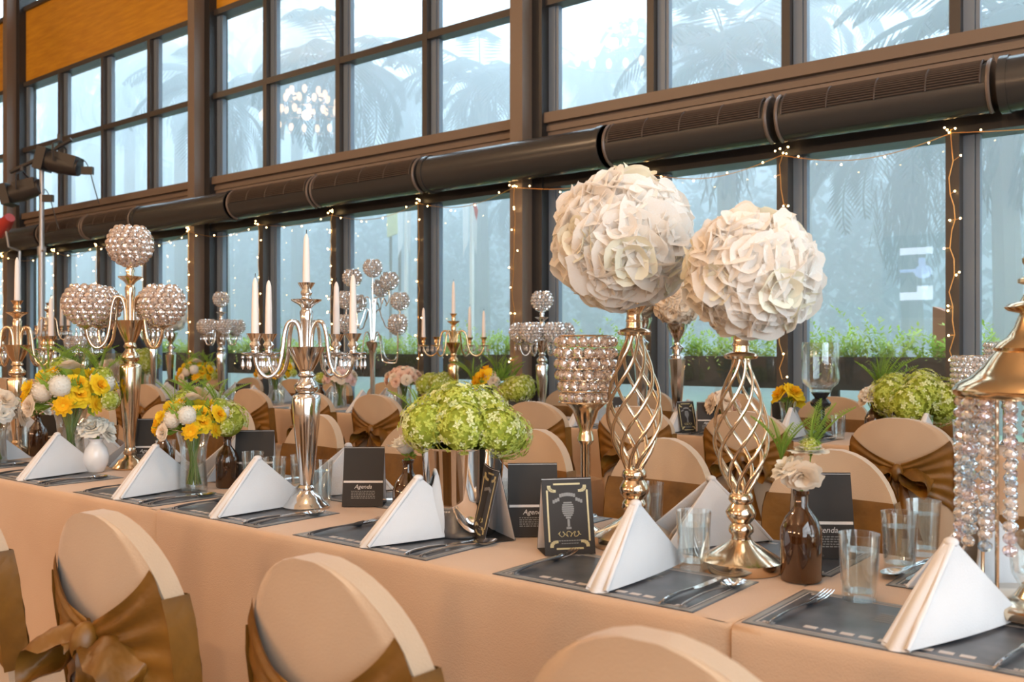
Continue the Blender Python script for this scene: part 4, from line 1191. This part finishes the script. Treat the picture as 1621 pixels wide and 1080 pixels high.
# near table -------------------------------------------------------
p = at_z(1268, 920); bottle(p, 'amber bottle with ranunculus, nearest the camera by the gold stand', 1.02)
bouquet(p, TZ+.182, 'white ranunculus and green sprigs in the nearest amber bottle', [(CREAMF, 'ranunculus', -.008, -.03, .035, .036, -.02), (WHITEF, 'ranunculus', -.035, -.01, .055, .030, None), (WHITEF, 'ranunculus', .014, -.008, .090, .034, 'up'), (HYD[1], 'green_bud', .014, -.012, .096, .018, 'up'),
    (LEAV[0], 'leaves', .02, .0, .09, .03, 'up'), (FERN[0], 'fern_sprig', .025, .02, .05, .15, 'up'), (FERN[1], 'fern_sprig', -.035, .02, .05, .12, 'up')], (.16, .006, .008, 5))
p = at_z(646, 838); bottle(p, 'amber bottle left of the silver bucket with one white flower', 1.0)
bouquet(p, TZ+.178, 'single white flower in the amber bottle left of the silver bucket', [(WHITEF, 'blossom', -.006, 0, .05, .042, 'up'), (POMWW, 'blossom', -.006, 0, .045, .028, 'up'), (LEAV[1], 'leaves', .0, 0, .01, .03, 'up'), (FERN[0], 'fern_sprig', .05, .05, .01, .13, 'up')], (.16, .006, .008, 4))
p = at_z(258, 762); bottle(p, 'amber bottle left of the middle yellow bouquet vase', .98)
p = at_z(360, 772); bottle(p, 'amber bottle with a green hydrangea beside the middle bouquet', .95)
bouquet(p, TZ+.172, 'lime hydrangea head in the amber bottle beside the middle bouquet', [(HYD[0], 'hydrangea_head', 0, 0, .055, .068, 'up')], (.16, .006, .008, 5))
p = at_z(60, 722); bottle(p, 'amber bottle with white flowers at the left of the large yellow bouquet', 1.0)
bouquet(p, TZ+.18, 'small white flowers in the amber bottle at the left', [(WHITEF, 'blossom', -.03, 0, .03, .035, None), (WHITEF, 'blossom', .03, 0, .035, .035, None), (CREAMF, 'blossom', 0, -.02, .05, .032, None), (LEAV[0], 'leaves', 0, 0, 0, .045, 'up')], (.16, .006, .008, 4))
# silver bucket of hydrangeas
p = at_z(733, 846)
k = 1492/(FWD[0]*p.x+FWD[1]*p.y)/1000      # px per mm at the bucket
BUCK = wall([(.075,0),(.083,.004),(.090,.02),(.098,.10),(.107,.22),(.109,.226)], .004)
def bucket_extra(t):
    b = MB(); b.lathe([(.001,-.0),(.080,0),(.082,.006),(.078,.012),(.001,.012)], 32); obj('glass_foot', b, M['glass'], t)
vase_obj('silver_bucket', 'mirrored silver bucket vase full of lime hydrangeas on the near table', 'vase', p, BUCK, 'chrome', extra=bucket_extra)
it = []
for (dx, dy, dz, s) in ((-.09,-.03,.030,.068),(0,-.065,.025,.07),(.085,-.04,.018,.068),(.115,.02,.0,.062),(-.05,.04,.06,.068),(.045,.03,.06,.07),(-.01,-.01,.072,.068),(-.10,.04,.02,.058),(.07,.07,.03,.06),(.0,.08,.03,.06)):
    it.append((HYD[len(it) % 3], 'hydrangea_head', dx, dy, dz, s, None))
bouquet(p, TZ+.252, 'broad lime hydrangea mound in the mirrored silver bucket', it+[(LEAV[0], 'leaves', 0, 0, -.0, .09, 'up'), (FERN[0], 'fern_sprig', -.11, .06, .0, .14, 'up')])
# yellow and white bouquets in clear vases
GV = wall([(.042,0),(.046,.004),(.046,.02),(.040,.10),(.044,.15),(.056,.20)], .003)
GW = [(.001,.007),(.040,.008),(.036,.10),(.039,.14),(.001,.14)]
p = at_z(306, 778)
vase_obj('glass_vase', 'clear glass vase with yellow and white bouquet, middle of near table', 'vase', p, GV, 'glass', water=GW)
def yw(big=1.0, seed=0):
    base = [(POMW,'pompon_flower',-.055,-.06,.04,.036),(POMWW,'pompon_flower',.005,-.075,.055,.036),(CREAMF,'pompon_flower',-.02,.03,.11,.04),(POMW,'pompon_flower',-.10,-.01,.02,.034),(FULLY,'yellow_flower',.05,-.05,.035,.042),(DAO,'daisy',.02,-.085,.0,.042),(DAO,'daisy',-.04,-.02,.085,.04),(DAY,'daisy',-.085,.02,.075,.042),(DAY,'daisy',.06,.0,.08,.042),(FULLY,'yellow_flower',-.11,-.04,.03,.036),(DAY,'daisy',.085,-.03,.0,.038),(HYD[0],'hydrangea_head',-.045,.04,.095,.045),(FULLY,'yellow_flower',.0,.06,.08,.04),
            (DAO,'daisy',-.13,.02,.0,.036),(DAY,'daisy',.10,.04,.05,.038),(POMWW,'pompon_flower',.09,.02,.06,.034)]
    out = [(m, n, dx*big, dy*big, dz*big, s*big*(.80 if n in ('daisy', 'yellow_flower') else .95), None) for m, n, dx, dy, dz, s in base]
    rr = random.Random(5)
    for q in range(16):
        a = rr.uniform(0, 2*pi); r = rr.uniform(.05, .135); me, nm = ((DAY, 'daisy'), (FULLY, 'yellow_flower') if q % 8 < 4 else (HYD[2], 'green_filler'), (HYD[1], 'green_filler'), (CREAMF, 'blossom'))[q % 4]
        out.append((me, nm, r*cos(a)*big, r*sin(a)*big, (.10-.75*r*r/.14+rr.uniform(-.02, .03))*big, .027*big, None))
    out += [(LEAV[0], 'leaves', 0, 0, .0, .145*big, 'up'), (LEAV[1], 'leaves', .03, .02, .02, .13*big, 'up'), (FERN[0], 'fern_sprig', -.08*big, .04, .05*big, .15*big, 'up'), (FERN[1], 'fern_sprig', .07*big, .05, .05*big, .14*big, 'up'), (FERN[0], 'fern_sprig', .0, .08*big, .06*big, .14*big, 'up')]
    return out
bouquet(p, TZ+.205, 'loose yellow and white bouquet in the middle clear vase', yw(.95), (.19, .03, .04, 16))
p = at_z(112, 748)
vase_obj('glass_vase', 'clear glass vase with large yellow and white bouquet, left end', 'vase', p, [(r*1.15, z*1.25) for r, z in GV], 'glass', water=[(r*1.12, z*1.25) for r, z in GW])
bouquet(p, TZ+.262, 'large yellow and white bouquet at the left end of the near table', yw(1.30), (.24, .035, .05, 20))
# white porcelain vase with white blooms
p = at_z(152, 748)
vase_obj('porcelain_vase', 'small white porcelain vase with white blooms before the left bouquet', 'vase', p, wall([(.026,0),(.030,.004),(.044,.035),(.047,.06),(.040,.09),(.028,.108),(.025,.118),(.030,.128)], .003), 'porcelain')
bouquet(p, TZ+.128, 'white fluffy blooms in the porcelain vase', [(WHITEF,'blossom',-.045,-.01,.035,.046,None),(WHITEF,'blossom',.045,0,.035,.046,None),(WHITEF,'blossom',0,-.03,.05,.046,None),(WHITEF,'blossom',0,.04,.05,.046,None),(WHITEF,'blossom',-.015,0,.068,.044,None)], (.11, .012, .014, 6))
# white flowers at the left edge
p = at_z(-8, 735)
vase_obj('glass_vase', 'clear vase of white flowers cut by the left edge of the view', 'vase', p, GV, 'glass', water=GW)
bouquet(p, TZ+.20, 'rounded white flower bunch at the left edge of the view', dome(24, .11, .85, .04, [WHITEF, CREAMF], 'blossom')+[(LEAV[0], 'leaves', 0,0,0,.10,'up')], (.19, .03, .04, 16))

# second table ------------------------------------------------------
def pot(px, label, r, h, mat, Y=T2M):
    p = at_y(px, Y); vase_obj('flower_pot', label, 'vase', p, wall([(r*.75,0),(r*.8,.004),(r*.9,h*.5),(r,h)], .004), mat); return p
def pot_glass(px, label, k=1.1, Y=T2M):
    p = at_y(px, Y); vase_obj('glass_vase', label, 'vase', p, [(r*k, z*k) for r, z in GV], 'glass', water=[(r*k, z*k) for r, z in GW]); return p
p = pot(1446, 'silver bucket under the large lime hydrangea on the second table', .10, .17, 'chrome')
it = dome(9, .15, .6, .10, HYD, 'hydrangea_head', .01, 3); bouquet(p, TZ+.19, 'large lime hydrangea mound on the second table, right end', it)
p = at_y(1383, T2M-.08); bottle(p, 'amber bottle on the second table beside the large hydrangea', 1.1)
bouquet(p, TZ+.20, 'white and peach blooms in the amber bottle by the large hydrangea', [(CREAMF,'blossom',-.05,0,.03,.05,None),(CREAMF,'blossom',.04,0,.04,.045,None),(WHITEF,'blossom',-.02,-.03,.05,.05,None),(LEAV[0],'leaves',0,0,0,.03,'up')], (.17,.006,.008,4))
p = at_y(1392, T2M+.12); bottle(p, 'amber bottle holding a green fern frond on the second table', 1.0)
bouquet(p, TZ+.17, 'upright green fern frond behind the white blooms', [(FERN[0],'fern_sprig',0,0,.02,.30,'up'),(FERN[1],'fern_sprig',.02,0,.0,.27,'up')], (.15,.006,.008,3))
p = pot_glass(1247, 'clear vase of yellow carnations on the second table', .9); bouquet(p, TZ+.18, 'yellow carnations by the glass hurricane lamp', [(FULLY,'carnation',-.05,0,.05,.055,None),(FULLY,'carnation',.03,-.03,.06,.055,None),(FULLY,'carnation',.06,.03,.03,.05,None),(LEAV[0],'leaves',0,0,0,.05,'up')], (.16,.03,.03,8))
p = pot_glass(1143, 'clear vase of peach roses seen through the gold cage', .75, T2M-.15); bouquet(p, TZ+.15, 'peach roses seen through the nearer gold cage', dome(7, .07, .9, .055, [CREAMF, PEACHF], 'rose', .01, 4), (.14,.025,.03,8))
p = at_y(822, T2M-.05); bottle(p, 'amber bottle under the pale lime hydrangea, second table middle', 1.0)
bouquet(p, TZ+.185, 'pale lime hydrangea in the middle of the second table', dome(5, .06, .6, .075, HYD, 'hydrangea_head', .01, 5), (.16,.006,.008,4))
p = pot_glass(775, 'clear flared vase of yellow flowers and ferns, second table', 1.15); bouquet(p, TZ+.22, 'yellow and peach bouquet with ferns, second table middle', [(FULLY,'yellow_flower',-.09,-.02,.03,.065,None),(FULLY,'yellow_flower',-.05,-.05,.06,.06,None),(PEACHF,'rose',.02,-.05,.06,.05,None),(CREAMF,'rose',.03,-.07,.04,.045,None),(DAO,'daisy',-.02,.0,.10,.05,None),(FERN[0],'fern_sprig',.10,.0,.0,.20,'up'),(FERN[1],'fern_sprig',.05,.04,.04,.20,'up'),(FERN[0],'fern_sprig',-.12,.03,.0,.20,'up'),(FERN[1],'fern_sprig',.15,.03,-.02,.18,'up'),(LEAV[0],'leaves',0,0,0,.14,'up'),(LEAV[1],'leaves',.06,0,.02,.13,'up')], (.20,.03,.04,16))
p = at_y(692, T2M-.06); bottle(p, 'amber bottle under the lime hydrangea beside the gold candelabra', 1.1)
bouquet(p, TZ+.20, 'lime hydrangea left of the second table gold candelabra', dome(6, .09, .45, .07, HYD, 'hydrangea_head', .01, 6), (.17,.006,.008,4))
p = pot_glass(640, 'clear vase of peach roses on the second table', 1.25); bouquet(p, TZ+.23, 'round bunch of peach roses on the second table', dome(30, .13, .75, .036, [PEACHF, PEACHF, CREAMF], 'rose', .01, 7)+[(LEAV[0],'leaves',0,0,-.02,.10,'up')], (.22,.03,.05,16))
p = pot_glass(538, 'clear vase of pale pink flowers, behind the silver candelabra', 1.2); bouquet(p, TZ+.22, 'pale pink flower bunch right of the silver candelabra', dome(28, .13, .7, .036, [PINKF, CREAMF], 'blossom', .01, 8)+[(LEAV[1],'leaves',0,0,-.02,.10,'up')], (.21,.03,.05,16))
p = at_y(508, T2M-.05); bottle(p, 'amber bottle with a green bloom behind the silver candelabra', 1.0); bouquet(p, TZ+.18, 'small green bloom in the amber bottle behind the silver candelabra', [(HYD[1],'hydrangea_head',0,0,.05,.05,'up'),(LEAV[0],'leaves',0,0,0,.05,'up')], (.16,.006,.008,4))
p = pot_glass(436, 'clear vase of yellow and orange flowers left of the silver candelabra', 1.3); bouquet(p, TZ+.25, 'yellow and orange bouquet on the second table, behind the candelabra bowl', yw(1.25), (.23,.035,.05,16))
p = pot(312, 'dark pot of yellow and white flowers on the second table', .085, .19, 'blackpot'); bouquet(p, TZ+.20, 'yellow and white bouquet in the dark pot', yw(1.35))
p = pot_glass(225, 'tall clear vase of lime hydrangea, behind the gold globe candelabra', 1.5); bouquet(p, TZ+.31, 'lime hydrangea right of the gold globe candelabra stem', dome(7, .11, .7, .10, HYD, 'hydrangea_head', .01, 9), (.28,.03,.05,12))
p = pot_glass(178, 'clear vase of pink and white blooms behind the gold globe candelabra', 1.2); bouquet(p, TZ+.24, 'pink and white blooms left of the gold globe candelabra stem', dome(24, .16, .6, .045, [PINKF, WHITEF, CREAMF], 'blossom', .01, 10), (.22,.03,.05,12))
# hurricane lamp with dark foot
p = at_y(1299, T2M)
t = thing('hurricane_lamp', 'clear glass hurricane lamp on a turned black foot', 'lamp', (p.x, p.y, TZ+.002))
b = MB(); b.lathe([(.001,0),(.065,0),(.065,.01),(.03,.03),(.022,.06),(.03,.09),(.022,.11),(.022,.145),(.05,.165),(.055,.18),(.04,.20),(.03,.205),(.05,.235),(.001,.24)], 28, cap0=True); obj('foot', b, M['black'], t)
b = MB(); b.lathe([(.001,.236),(.055,.238),(.06,.26),(.09,.285),(.098,.31),(.098,.49),(.094,.505),(.090,.505),(.094,.485),(.094,.315),(.085,.29),(.05,.265),(.001,.262)], 32); obj('glass_shade', b, M['glass'], t)
p = at_y(190, T2M-.12)
t = thing('glass_box', 'clear box-shaped glass holder before the person in dark clothes', 'candle holder', (p.x, p.y, TZ+.002))
b = MB(); s = .10
for x0, x1, y0, y1 in ((-s, s, -s, -s+.004), (-s, s, s-.004, s), (-s, -s+.004, -s, s), (s-.004, s, -s, s)): b.box(x0, x1, y0, y1, .12, .42)
b.box(-s, s, -s, s, .12, .126); obj('glass_walls', b, M['glass'], t, smooth=0)
b = MB(); b.box(-s, s, -s, s, 0, .12); obj('plinth', b, M['silver'], t)

# ------------------------------------------------------------------ tent cards
def tent(p, rz, label, art, group, k=1.0):
    "front panel faces local -y"
    t = thing('tent_card', label, 'menu card', (p[0], p[1], TZ+.0025), rz, group, k)
    w, h, d = .060, .172, .042
    ang = math.atan2(d, h)
    F = Matrix.Translation((0, -d, 0)) @ Matrix.Rotation(-ang, 4, 'X')
    B = Matrix.Translation((0, d, 0)) @ Matrix.Rotation(ang, 4, 'X')
    ll = sqrt(h*h+d*d)
    b = MB(); b.box(-w, w, 0, .0012, 0, ll, 0, F); b.box(-w, w, -.0012, 0, 0, ll, 0, B); b.box(-w, w, -d, d, 0, .001, 0)
    obj('card', b, M['card'], t, smooth=0)
    b = MB(); b.box(-w+.0005, w-.0005, .0013, .0017, .001, ll-.002, 0, F); b.box(-w+.0005, w-.0005, -.0017, -.0013, .001, ll-.002, 0, B)
    obj('card_lining', b, M['cardback'], t, smooth=0)
    def Q(x0, x1, z0, z1, mi): b.box(x0, x1, -.0005, 0, z0, z1, mi, F)
    b = MB()
    if art:
        for x0, x1, z0, z1 in ((-.050,-.046,.030,.148),(.046,.050,.030,.148),(-.032,.032,.160,.164),(-.032,.032,.012,.016)): Q(x0, x1, z0, z1, 0)
        for sx in (-1, 1):                         # corner ornaments
            for z in (.020, .156):
                cx = sx*.043
                for q in range(5):
                    a = q*pi/8; Q(cx-sx*.012*(1-cos(a))-.004, cx-sx*.012*(1-cos(a))+.004, z+(.010 if z < .1 else -.010)*sin(a)-.003, z+(.010 if z < .1 else -.010)*sin(a)+.003, 0)
        for q in range(13):                        # ribbon banner
            x = -.033+q*.0055; z = .128+.010*cos((x)/.033*1.5)-(.007 if abs(x) > .02 else 0); Q(x-.0026, x+.0026, z-.004, z+.004, 2)
        # old-style microphone: head with slots, neck, stand
        for q in range(7): 
            z = .088+q*.0048; ww = .0145*sqrt(max(.2, 1-((q-3)/4.2)**2)); Q(-ww, ww, z, z+.0036, 2)
        Q(-.006, .006, .082, .087, 2); Q(-.0028, .0028, .064, .081, 2); Q(-.006, .006, .058, .063, 2)
        # swash lettering in gold and a line of small print
        pts = []
        for q in range(64):
            u = q/63; pts.append(F @ Vector((-.027+.054*u+.0035*sin(u*38), -.0006, .047+.006*sin(u*29)*(1 if q % 9 else .5))))
        b.tube(pts, .0007, 4, 0)
        for q in range(9): Q(-.026+q*.006, -.026+q*.006+.0045, .031, .033, 2)
        for q in range(7): Q(-.020+q*.006, -.020+q*.006+.0045, .025, .0265, 2)
    else:
        Q(-w+.002, w-.002, .070, .076, 1)
        for z in (.044,.039,.034,.029,.024):
            x = -.034
            rr = random.Random(int(z*10000))
            while x < .034:
                L = rr.uniform(.003, .009); Q(x, min(.036, x+L), z, z+.0022, 2); x += L+.002
        cu = bpy.data.curves.new('agenda_text', 'FONT'); cu.body = 'Agenda'; cu.size = .017; cu.shear = .3; cu.align_x = 'CENTER'; cu.resolution_u = 2
        tmp = bpy.data.objects.new('agenda_text', cu); COL.objects.link(tmp)
        dg = bpy.context.evaluated_depsgraph_get(); me = bpy.data.meshes.new_from_object(tmp.evaluated_get(dg))
        TX = F @ Matrix.Translation((0, -.0007, .053)) @ Matrix.Rotation(pi/2, 4, 'X')
        b.add([TX @ v.co for v in me.vertices], [tuple(f.vertices) for f in me.polygons], 1)
        bpy.data.objects.remove(tmp); bpy.data.curves.remove(cu); bpy.data.meshes.remove(me)
    obj('card_print', b, [M['printgold'], M['printwhite'], M['printgrey']], t, smooth=0)
    return t
gt = 'tent cards on the near table'
fc = YAW
tent(at_z(896, 874), fc+.20, 'black tent card with gold border and microphone drawing, facing the camera', True, gt, 1.0)
tent(at_z(776, 852), fc-1.15, 'black gold-bordered tent card turned sideways by the silver bucket', True, gt, 1.02)
tent(at_z(843, 846), fc+.05, 'black tent card with agenda print, left behind the gold-bordered card', False, gt, 1.05)
tent(at_z(577, 800), fc+.0, 'black agenda tent card between the silver candelabra and the amber bottle', False, gt, 1.02)
tent(at_z(404, 768), fc+.1, 'black agenda tent card behind the third near-side napkin from left', False, gt, 1.1)
tent(at_z(1300, 880), fc-.05, 'black agenda tent card behind the nearest amber bottle', False, gt, 1.1)
tent(at_z(236, 738), fc+.1, 'black tent card behind the second near-side napkin from the left', False, gt, 1.1)
tent(at_z(84, 716), fc-.1, 'black tent card left of the clear vase at the left end', False, gt, 1.0)
g2 = 'tent cards on the second table'
for px, dy, a, lab in ((1084, -.2, .5, 'gold-bordered tent card'), (1120, -.18, -.05, 'agenda tent card'), (1430, -.15, .2, 'small agenda tent card'), (820, -.1, 0, 'agenda tent card'), (700, -.1, .1, 'agenda tent card'), (385, -.15, .1, 'agenda tent card'), (1238, .1, 0, 'tent card'), (975, .0, .1, 'agenda tent card'), (480, -.1, 0, 'tent card'), (272, -.1, 0, 'tent card')):
    tent(at_y(px, T2M+dy), fc+a, {1084: 'gold-bordered tent card on the second table, right of the left gold cage', 1120: 'black agenda tent card behind the nearer gold cage', 1430: 'small black tent card under the large lime hydrangea', 820: 'black tent card under the pale lime hydrangea, second table', 700: 'black tent card beside the second table gold candelabra', 385: 'black tent card right of the leftmost crystal candelabra before a column', 1238: 'black tent card under the yellow carnations', 975: 'black tent card beside the crystal goblet, second table', 480: 'black tent card behind the silver candelabra column', 272: 'black tent card at the foot of the trumpet stand, left'}[px], px == 1084, g2)

# ------------------------------------------------------------------ string lights on the window posts
BULB = mesh_of('bulb', MB().ico((0,0,0), .0062, 1), M['bulb'], 180)
posts = [x for x in ALLX if -21 < x < 0]
for i, x in enumerate(posts):
    col_ = x in COLS
    y = GY-(.285 if col_ else .145)
    xx = x
    t = thing('string_lights', 'warm micro lights strung down the window post, %s from the right' % NUM[i], 'string lights', (xx, y, LOWTOP+.02), 0, 'string lights on the window posts')
    rr = random.Random(i+50)
    pts = []; bl = []
    z = 0.0; k = 0
    while z > -1.75:
        p = Vector((rr.uniform(-.02,.02), -.01+rr.uniform(-.006,.006), z)); pts.append(p)
        n = 1 if rr.random() < .6 else 2
        if k % 2 == 0:
            for q in range(n): bl.append(p+Vector((rr.uniform(-.05,.05), rr.uniform(-.02,.0), rr.uniform(-.03,.03))))
        z -= rr.uniform(.07, .115); k += 1
    b = MB(); b.tube(pts, .003, 5)
    for c in bl: b.tube([pts[min(range(len(pts)), key=lambda j: abs(pts[j].z-c.z))], c], .0018, 4)
    # the swag to the next post on the left
    nx = posts[i+1] if i+1 < len(posts) else x-1.25
    ny = GY-(.285 if nx in COLS else .145)
    sw = [Vector(((nx-x)*u, (ny-y)*u-.01, -.02-.10*sin(pi*u)*(1 if i % 3 else .6)+.03*u*0)) for u in [j/16 for j in range(17)]]
    b.tube(sw, .0028, 5)
    for j in range(2, 16, 4):
        bl.append(sw[j]+Vector((rr.uniform(-.02,.02), -.006, rr.uniform(-.03,.02))))
    for q in range(3): bl.append(Vector((rr.uniform(-.05,.05), -.02, rr.uniform(-.02,.03))))
    obj('wire', b, M['copper'], t)
    for c in bl: obj('bulb', BULB, None, t, loc=c)

# ------------------------------------------------------------------ lighting stand at the far left
p = at_y(66, 5.95)
t = thing('light_stand', 'tall grey lighting stand with crossbar at the far left', 'light stand', (p.x, p.y, 0))
b = MB(); b.tube([(0,0,.25),(0,0,2.55)], .045, 12); b.tube([(0,0,2.5),(0,0,3.72)], .032, 12); b.tube([(0,0,2.46),(0,0,2.58)], .055, 12); obj('pole', b, M['stand'], t)
b = MB(); b.tube([(0,0,2.52),(.10,-.02,2.52),(.14,-.03,2.53)], .02, 8); obj('knob', b, M['stand'], t)
for k in range(3):
    a = 2*pi*k/3+.4
    b = MB(); b.tube([(0,0,.9),(.3*cos(a),.3*sin(a),.45),(.55*cos(a),.55*sin(a),.02)], .018, 8); obj('leg', b, M['stand'], t)
d = Vector((RGT[0], RGT[1], 0))
b = MB(); b.tube([d*-.42+Vector((0,0,3.58)), Vector((0,0,3.78)), d*.40+Vector((0,0,4.02))], .028, 10); obj('crossbar', b, M['fixture'], t)
def fixture(off, z, label, s, tilt):
    t2 = thing('stage_light', label, 'stage light', (p.x+off*RGT[0], p.y+off*RGT[1], z))
    Rm = Matrix.Rotation(YAW, 4, 'Z') @ Matrix.Rotation(radians(tilt), 4, 'Y')
    b = MB(); b.tube([(-.22*s,0,0),(.0,0,0),(.22*s,0,0)], [.10*s,.115*s,.09*s], 14); b.box(-.05*s,.20*s,-.10*s,.10*s,-.02*s,.11*s); b.box(-.22*s,-.12*s,-.12*s,.12*s,-.12*s,.12*s); b.move(Rm); obj('housing', b, M['fixture'], t2, smooth=35)
    b = MB(); b.tube([(-.235*s,0,0),(-.22*s,0,0)], .088*s, 16); b.move(Rm); obj('lens', b, M['lens'], t2)
    b = MB(); b.tube([(0,-.15*s,0),(0,-.15*s,.18*s),(0,0,.24*s),(0,.15*s,.18*s),(0,.15*s,0)], .012*s, 6); b.tube([(0,0,.24*s),(0,0,.31*s)], .025*s, 8); b.move(Matrix.Rotation(YAW, 4, 'Z')); obj('yoke', b, M['fixture'], t2)
    b = MB(); b.tube([Vector((.2*s+.22*s*u, .02, -.02-.35*s*u*u+.18*sin(u*5)*s*.4)) for u in [j/10 for j in range(11)]], .007, 5); b.box(.24*s,.36*s,-.03,.03,-.12*s,-.04*s); b.move(Matrix.Rotation(YAW, 4, 'Z')); obj('cable', b, M['fixture'], t2)
fixture(.24, 3.70, 'black stage light on the right half of the crossbar', 1.25, 14)
fixture(-.26, 3.32, 'black stage light with bright lens on the left half of the crossbar', 1.15, -14)
p2 = at_y(8, 6.0, 357)
t = thing('clamp_light', 'small red and white clamp light at the left edge before the duct', 'stage light', (p2.x, p2.y, p2.z))
b = MB(); b.tube([(-.2,0,-.1),(0,0,.02),(.16,0,.10)], [.09,.10,.07], 10); obj('shade', b, M['redplastic'], t)
b = MB(); b.tube([(-.30,0,-.14),(-.2,0,-.1)], [.05,.07], 10); obj('cap', b, M['polewhite'], t)
b = MB(); b.tube([(0,0,0),(0,.05,-.3),(0,.2,-.35)], .015, 6); b.tube([(0,.2,-.35),(0,.2,-p2.z)], .02, 8); obj('clamp_pole', b, M['stand'], t)

# ------------------------------------------------------------------ person behind the second table
def skinned(name, chain, mat, parent, sub=2):
    "chain: list of (parent index, position, radius)"
    me = bpy.data.meshes.new(name)
    me.from_pydata([c[1] for c in chain], [(c[0], i) for i, c in enumerate(chain) if c[0] >= 0], [])
    o = bpy.data.objects.new(name, me); COL.objects.link(o)
    sk = o.modifiers.new('skin', 'SKIN'); sk.use_smooth_shade = True
    for i, c in enumerate(chain):
        r = c[2]; me.skin_vertices[0].data[i].radius = r if isinstance(r, tuple) else (r, r)
        me.skin_vertices[0].data[i].use_root = (i == 0)
    sb = o.modifiers.new('sub', 'SUBSURF'); sb.levels = sub; sb.render_levels = sub
    dg = bpy.context.evaluated_depsgraph_get(); m2 = bpy.data.meshes.new_from_object(o.evaluated_get(dg))
    m2.materials.clear(); m2.materials.append(mat)
    bpy.data.objects.remove(o); m2.name = name
    m2.polygons.foreach_set('use_smooth', [True]*len(m2.polygons))
    o = bpy.data.objects.new(name, m2); COL.objects.link(o)
    if parent: o.parent = parent
    return o
p = at_y(203, 6.22)
per = thing('person', 'person in dark navy clothes bending over behind the second table', 'person', (p.x, p.y, 0), YAW+pi*0)
# local frame: x to the camera's right, -y towards the camera, leaning towards -x
body = [(-1, (.06,0,.92), (.15,.11)), (0, (.04,0,1.08), (.14,.10)), (1, (-.02,-.03,1.25), (.17,.11)), (2, (-.08,-.06,1.38), (.15,.10)), (3, (-.13,-.08,1.46), (.055,.055)), (4, (-.16,-.10,1.50), (.05,.05)),
        (3, (.10,-.06,1.40), .062), (6, (.24,-.10,1.16), .050), (7, (.16,-.30,1.02), .040), (8, (.13,-.34,.99), .030),
        (3, (-.25,-.10,1.34), .062), (10, (-.33,-.16,1.10), .050), (11, (-.24,-.34,.96), .040), (12, (-.22,-.37,.93), .030),
        (0, (.16,.0,.86), .10), (14, (.17,-.02,.48), .068), (15, (.17,.01,.09), .048), (16, (.18,-.13,.05), .040),
        (0, (-.04,.0,.86), .10), (18, (-.06,-.03,.48), .068), (19, (-.06,.01,.09), .048), (20, (-.07,-.13,.05), .040)]
skinned('body', body, M['cloth_dark'], per)
b = MB(); Hc = Vector((-.19,-.13,1.60))
def head(u, v):
    a = 2*pi*u; ph = pi*v; x = .075*sin(ph)*sin(a); y = -.095*sin(ph)*cos(a); z = .118*cos(ph)
    if z < -.03: x *= 1-.35*(-z-.03)/.09; y *= 1-.12*(-z-.03)/.09
    f = max(0, cos(a))*sin(ph)
    if f > .9 and -.03 < z < .02: y -= .02*(f-.9)/.1*(1-abs(z+.012)/.03)            # nose
    if f > .7 and .005 < z < .03: y += .007                                          # eye sockets
    if f > .85 and -.06 < z < -.05: y -= .005                                        # lips
    return Hc+Vector((x, y, z))
b.grid(head, 40, 30)
for sx in (-1, 1): b.ico(Hc+Vector((sx*.078, .005, -.005)), .026, 1, 0, (.35,.8,1.2))
b.tube([(-.135,-.085,1.47), (-.17,-.11,1.53)], .052, 12)
obj('head', b, M['skin'], per, smooth=180)
b = MB(); b.grid(lambda u, v: Hc+Vector((.085*sin(pi*v*.62)*sin(2*pi*u), .012-.104*sin(pi*v*.62)*cos(2*pi*u)*(1 if cos(2*pi*u) < 0 else .86), .128*cos(pi*v*.62)*(1 if cos(2*pi*u) < .3 else 1)+(.05*max(0, cos(2*pi*u)) if v > .8 else 0))), 28, 12); obj('hair', b, M['hair'], per, smooth=180)
b = MB()
for sx in (-1, 1): b.ico(Hc+Vector((sx*.030, -.086, .015)), .011, 1)
obj('eyes', b, M['hair'], per, smooth=180)
for nm, w, sx in (('hand', Vector((.13,-.35,.98)), 1), ('hand', Vector((-.22,-.38,.92)), -1)):
    ch = [(-1, w, .024), (0, w+Vector((0,-.05,-.035)), (.034,.016))]
    for q, (ox, L) in enumerate(((-.026,.072),(-.009,.082),(.009,.078),(.026,.062))):
        k0 = len(ch); ch.append((1, w+Vector((ox,-.085,-.06)), .0095)); ch.append((k0, w+Vector((ox*1.15,-.085-L*.5,-.07-L*.25)), .0088)); ch.append((k0+1, w+Vector((ox*1.2,-.085-L*.8,-.07-L*.7)), .0075))
    k0 = len(ch); ch.append((0, w+Vector((-sx*.036,-.045,-.03)), .0105)); ch.append((k0, w+Vector((-sx*.052,-.08,-.055)), .009))
    skinned(nm, ch, M['skin'], per)
